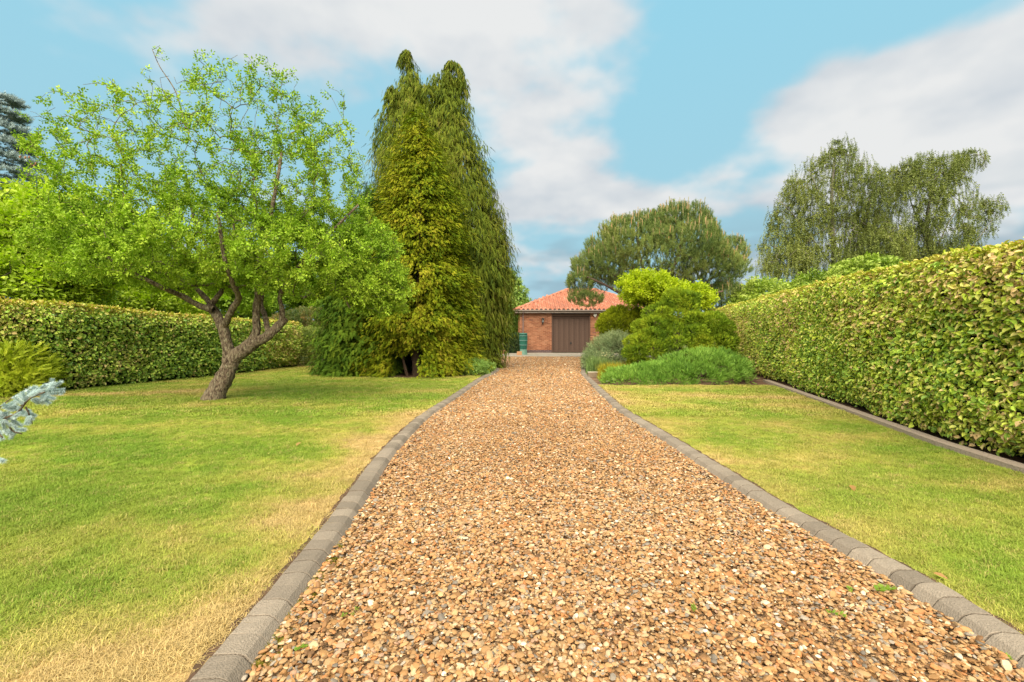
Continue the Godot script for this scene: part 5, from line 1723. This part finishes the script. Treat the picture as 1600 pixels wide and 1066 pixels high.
func small_things() -> void:
	# edging strip under the tall hedge
	var wood := mat_noise([lin(0.19, 0.145, 0.108), lin(0.27, 0.21, 0.16), lin(0.33, 0.265, 0.205)], 0.05, 1.6, 0.4, 0.9, 221)
	var e := thing("timber_edging", "long weathered grey timber edging strip at the foot of the tall hedge", "edging", Vector3(4.2, 0, -5.0))
	for i in strip.size() - 1:
		var a := Vector3(strip[i][1] + 0.07, 0.035, -strip[i][0])
		var b := Vector3(strip[i + 1][1] + 0.07, 0.035, -strip[i + 1][0])
		var dir := (b - a).normalized()
		part("board", boxes([[Vector3.ZERO, Vector3(0.12, 0.07, a.distance_to(b) - 0.006)]]), wood, e, Transform3D(frame(dir, Vector3.UP), (a + b) / 2 - e.position))
	# water butt by the downpipe
	var green := mat_noise([lin(0.018, 0.085, 0.062), lin(0.026, 0.115, 0.085)], 0.03, 1.5, 0.0, 0.45, 231)
	var w := thing("water_butt", "green ribbed water butt on a stand at the garage corner", "water butt", Vector3(0.60, 0, -24.2))
	var st := SurfaceTool.new()
	st.begin(Mesh.PRIMITIVE_TRIANGLES)
	st.set_smooth_group(-1)
	var prof := [Vector2(0.16, 0.30), Vector2(0.185, 0.31), Vector2(0.20, 0.50), Vector2(0.215, 0.51), Vector2(0.215, 0.53), Vector2(0.205, 0.54), Vector2(0.212, 0.74), Vector2(0.226, 0.75), Vector2(0.226, 0.775), Vector2(0.214, 0.785), Vector2(0.212, 0.98), Vector2(0.224, 0.99), Vector2(0.224, 1.01), Vector2(0.205, 1.02), Vector2(0.20, 1.10)]
	for i in prof.size() - 1:
		for k in 20:
			var q := []
			for z in [[i, k], [i + 1, k], [i + 1, k + 1], [i, k + 1]]:
				var p: Vector2 = prof[z[0]]
				q.append(Vector3(cos(TAU * z[1] / 20.0) * p.x, p.y, sin(TAU * z[1] / 20.0) * p.x))
			for z in [0, 2, 1, 0, 3, 2]:
				st.add_vertex(q[z])
	st.generate_normals()
	part("barrel", st.commit(), green, w)
	var lid := CylinderMesh.new()
	lid.top_radius = 0.19
	lid.bottom_radius = 0.225
	lid.height = 0.05
	part("lid", lid, green, w, Transform3D(Basis(), Vector3(0, 1.125, 0)))
	var stand := CylinderMesh.new()
	stand.top_radius = 0.18
	stand.bottom_radius = 0.21
	stand.height = 0.30
	part("stand", stand, mat_plain(lin(0.12, 0.22, 0.17), 0.6), w, Transform3D(Basis(), Vector3(0, 0.15, 0)))
	part("tap", boxes([[Vector3(0, 0.36, 0.21), Vector3(0.03, 0.03, 0.06)]]), mat_plain(lin(0.02, 0.02, 0.02), 0.4), w)
	var pale := mat_plain(lin(0.20, 0.30, 0.27), 0.5)
	for yy in [0.52, 0.763, 1.0]:
		var ring := TorusMesh.new()
		ring.inner_radius = 0.215
		ring.outer_radius = 0.232
		ring.rings = 24
		ring.ring_segments = 6
		part("band", ring, pale, w, Transform3D(Basis(), Vector3(0, yy, 0)))
	var br := thing("loose_brick", "loose orange brick block on the paving before the water butt", "brick", Vector3(0.38, 0.02, -23.6))
	part("block", boxes([[Vector3(0, 0.09, 0), Vector3(0.26, 0.18, 0.2)]]), mat_noise([lin(0.36, 0.18, 0.09), lin(0.46, 0.26, 0.14)], 0.05, 2.0, 0.2, 0.9, 241), br)
	part("frog", boxes([[Vector3(0, 0.185, 0), Vector3(0.16, 0.012, 0.1)]]), mat_plain(lin(0.30, 0.16, 0.09), 0.9), br)
	var po := thing("gate_post", "slim brown post in a brick footing beside the box hedge", "post", Vector3(-0.52, 0, -25.2))
	part("shaft", boxes([[Vector3(0, 0.55, 0), Vector3(0.07, 1.1, 0.07)]]), wood, po)
	part("footing", boxes([[Vector3(0, 0.10, 0), Vector3(0.3, 0.22, 0.3)]]), mat_plain(lin(0.32, 0.14, 0.08), 0.9), po)
	# leafy plant by the kerb under the conifers
	var m := mat_leaf(0.5, Color(0.6, 0.7, 0.3), 0.35)
	var lp := thing("leafy_plant", "low bright green weed between the kerb and the golden conifer", "plant", Vector3(-0.95, 0, -12.3))
	bush(lp, "foliage", cluster_mesh(10, 0.07, 0.025, 0.14, 95), m, [[Vector3(-0.98, 0.08, -12.3), Vector3(0.34, 0.26, 0.5)], [Vector3(-0.75, 0.05, -13.0), Vector3(0.22, 0.2, 0.3)]], 260.0, 1.0, 0.2, [lin(0.10, 0.17, 0.03), lin(0.16, 0.25, 0.05), lin(0.23, 0.32, 0.07)], 0.8, 0.6)
	# weeds among the stones
	var wl := cluster_mesh(12, 0.022, 0.013, 0.012, 96, 1.0)
	for e2 in [[1392, 930, 1.7, "largest bright weed sprouting in the gravel near the small lawn's kerb"], [1268, 850, 0.8, "tiny weed in the gravel beside the kerb of the small lawn"], [1308, 968, 1.0, "small pale weed standing out in the open gravel"], [1328, 928, 0.7, "tiny pair of weed leaves among orange stones"], [545, 967, 0.9, "small weed in the gravel beside the wide lawn's kerb"], [1085, 955, 0.8, "small weed alone in the middle of the drive"], [470, 1018, 0.8, "weed at the foot of the nearest kerb blocks"], [1569, 1035, 1.0, "thin sprig growing against the nearest kerb of the small lawn"]]:
		var d: float = EYE * F / (e2[1] - 522.0)
		var at := px(e2[0], 522.0, d)
		var o := thing("gravel_weed", e2[3], "weed", Vector3(at.x, 0.012, at.z))
		for k in 3:
			part("leaves", wl, mat_tone(grad([lin(0.09, 0.17, 0.02), lin(0.15, 0.22, 0.03)], rng.randf())), o, Transform3D(frame(Vector3(rng.randfn() * 0.3, 1, rng.randfn() * 0.3), rv()).scaled(Vector3.ONE * e2[2] * 0.62), Vector3(rng.randfn(), 0.3, rng.randfn()) * 0.012 * e2[2]))
	for e3 in [[548, 631, "fallen brown leaf on the wide lawn between tree and kerb"], [1458, 914, "fallen russet leaf against the kerb of the small lawn"], [470, 700, "fallen tan leaf on the wide lawn's straw edge"], [1330, 770, "fallen brown leaf in the middle of the small lawn"]]:
		var d: float = EYE * F / (e3[1] - 522.0)
		var o := thing("fallen_leaf", e3[2], "leaf", px(e3[0], 522.0, d) * Vector3(1, 0, 1) + Vector3(0, 0.052, 0))
		part("blade", round_leaf(0.06, 0.042), mat_tone(lin(0.26, 0.12, 0.05)), o, Transform3D(Basis(Vector3.UP, rng.randf() * TAU) * Basis(Vector3.RIGHT, 0.25), Vector3.ZERO))
		part("stalk", boxes([[Vector3(0, 0, -0.012), Vector3(0.002, 0.002, 0.025)]]), mat_tone(lin(0.16, 0.09, 0.04)), o)
	# moss in the angle between stones and kerb
	var moss := Cloud.new()
	for k in 700:
		var d := rng.randf_range(1.2, 2.4)
		if patch.get_noise_2d(d * 9.0, 3.0) < -0.1:
			continue
		moss.put(Basis(Vector3.UP, rng.randf() * TAU).scaled(Vector3.ONE * rng.randf_range(0.25, 0.5)), Vector3(line_at(left_foot, d) + absf(rng.randfn()) * 0.02 + 0.003, 0.012, -d), jit(grad([lin(0.14, 0.15, 0.015), lin(0.24, 0.18, 0.02)], rng.randf()), 0.2))
	many("moss", blades_mesh(16, 0.03, 0.03, 0.005, 0.8, 55), m, self, moss)


func mat_tone(c: Color) -> StandardMaterial3D:
	var m := mat_leaf(0.5, Color(0.7, 0.8, 0.3), 0.35)
	m.vertex_color_use_as_albedo = false
	m.albedo_color = srgb(c)
	return m
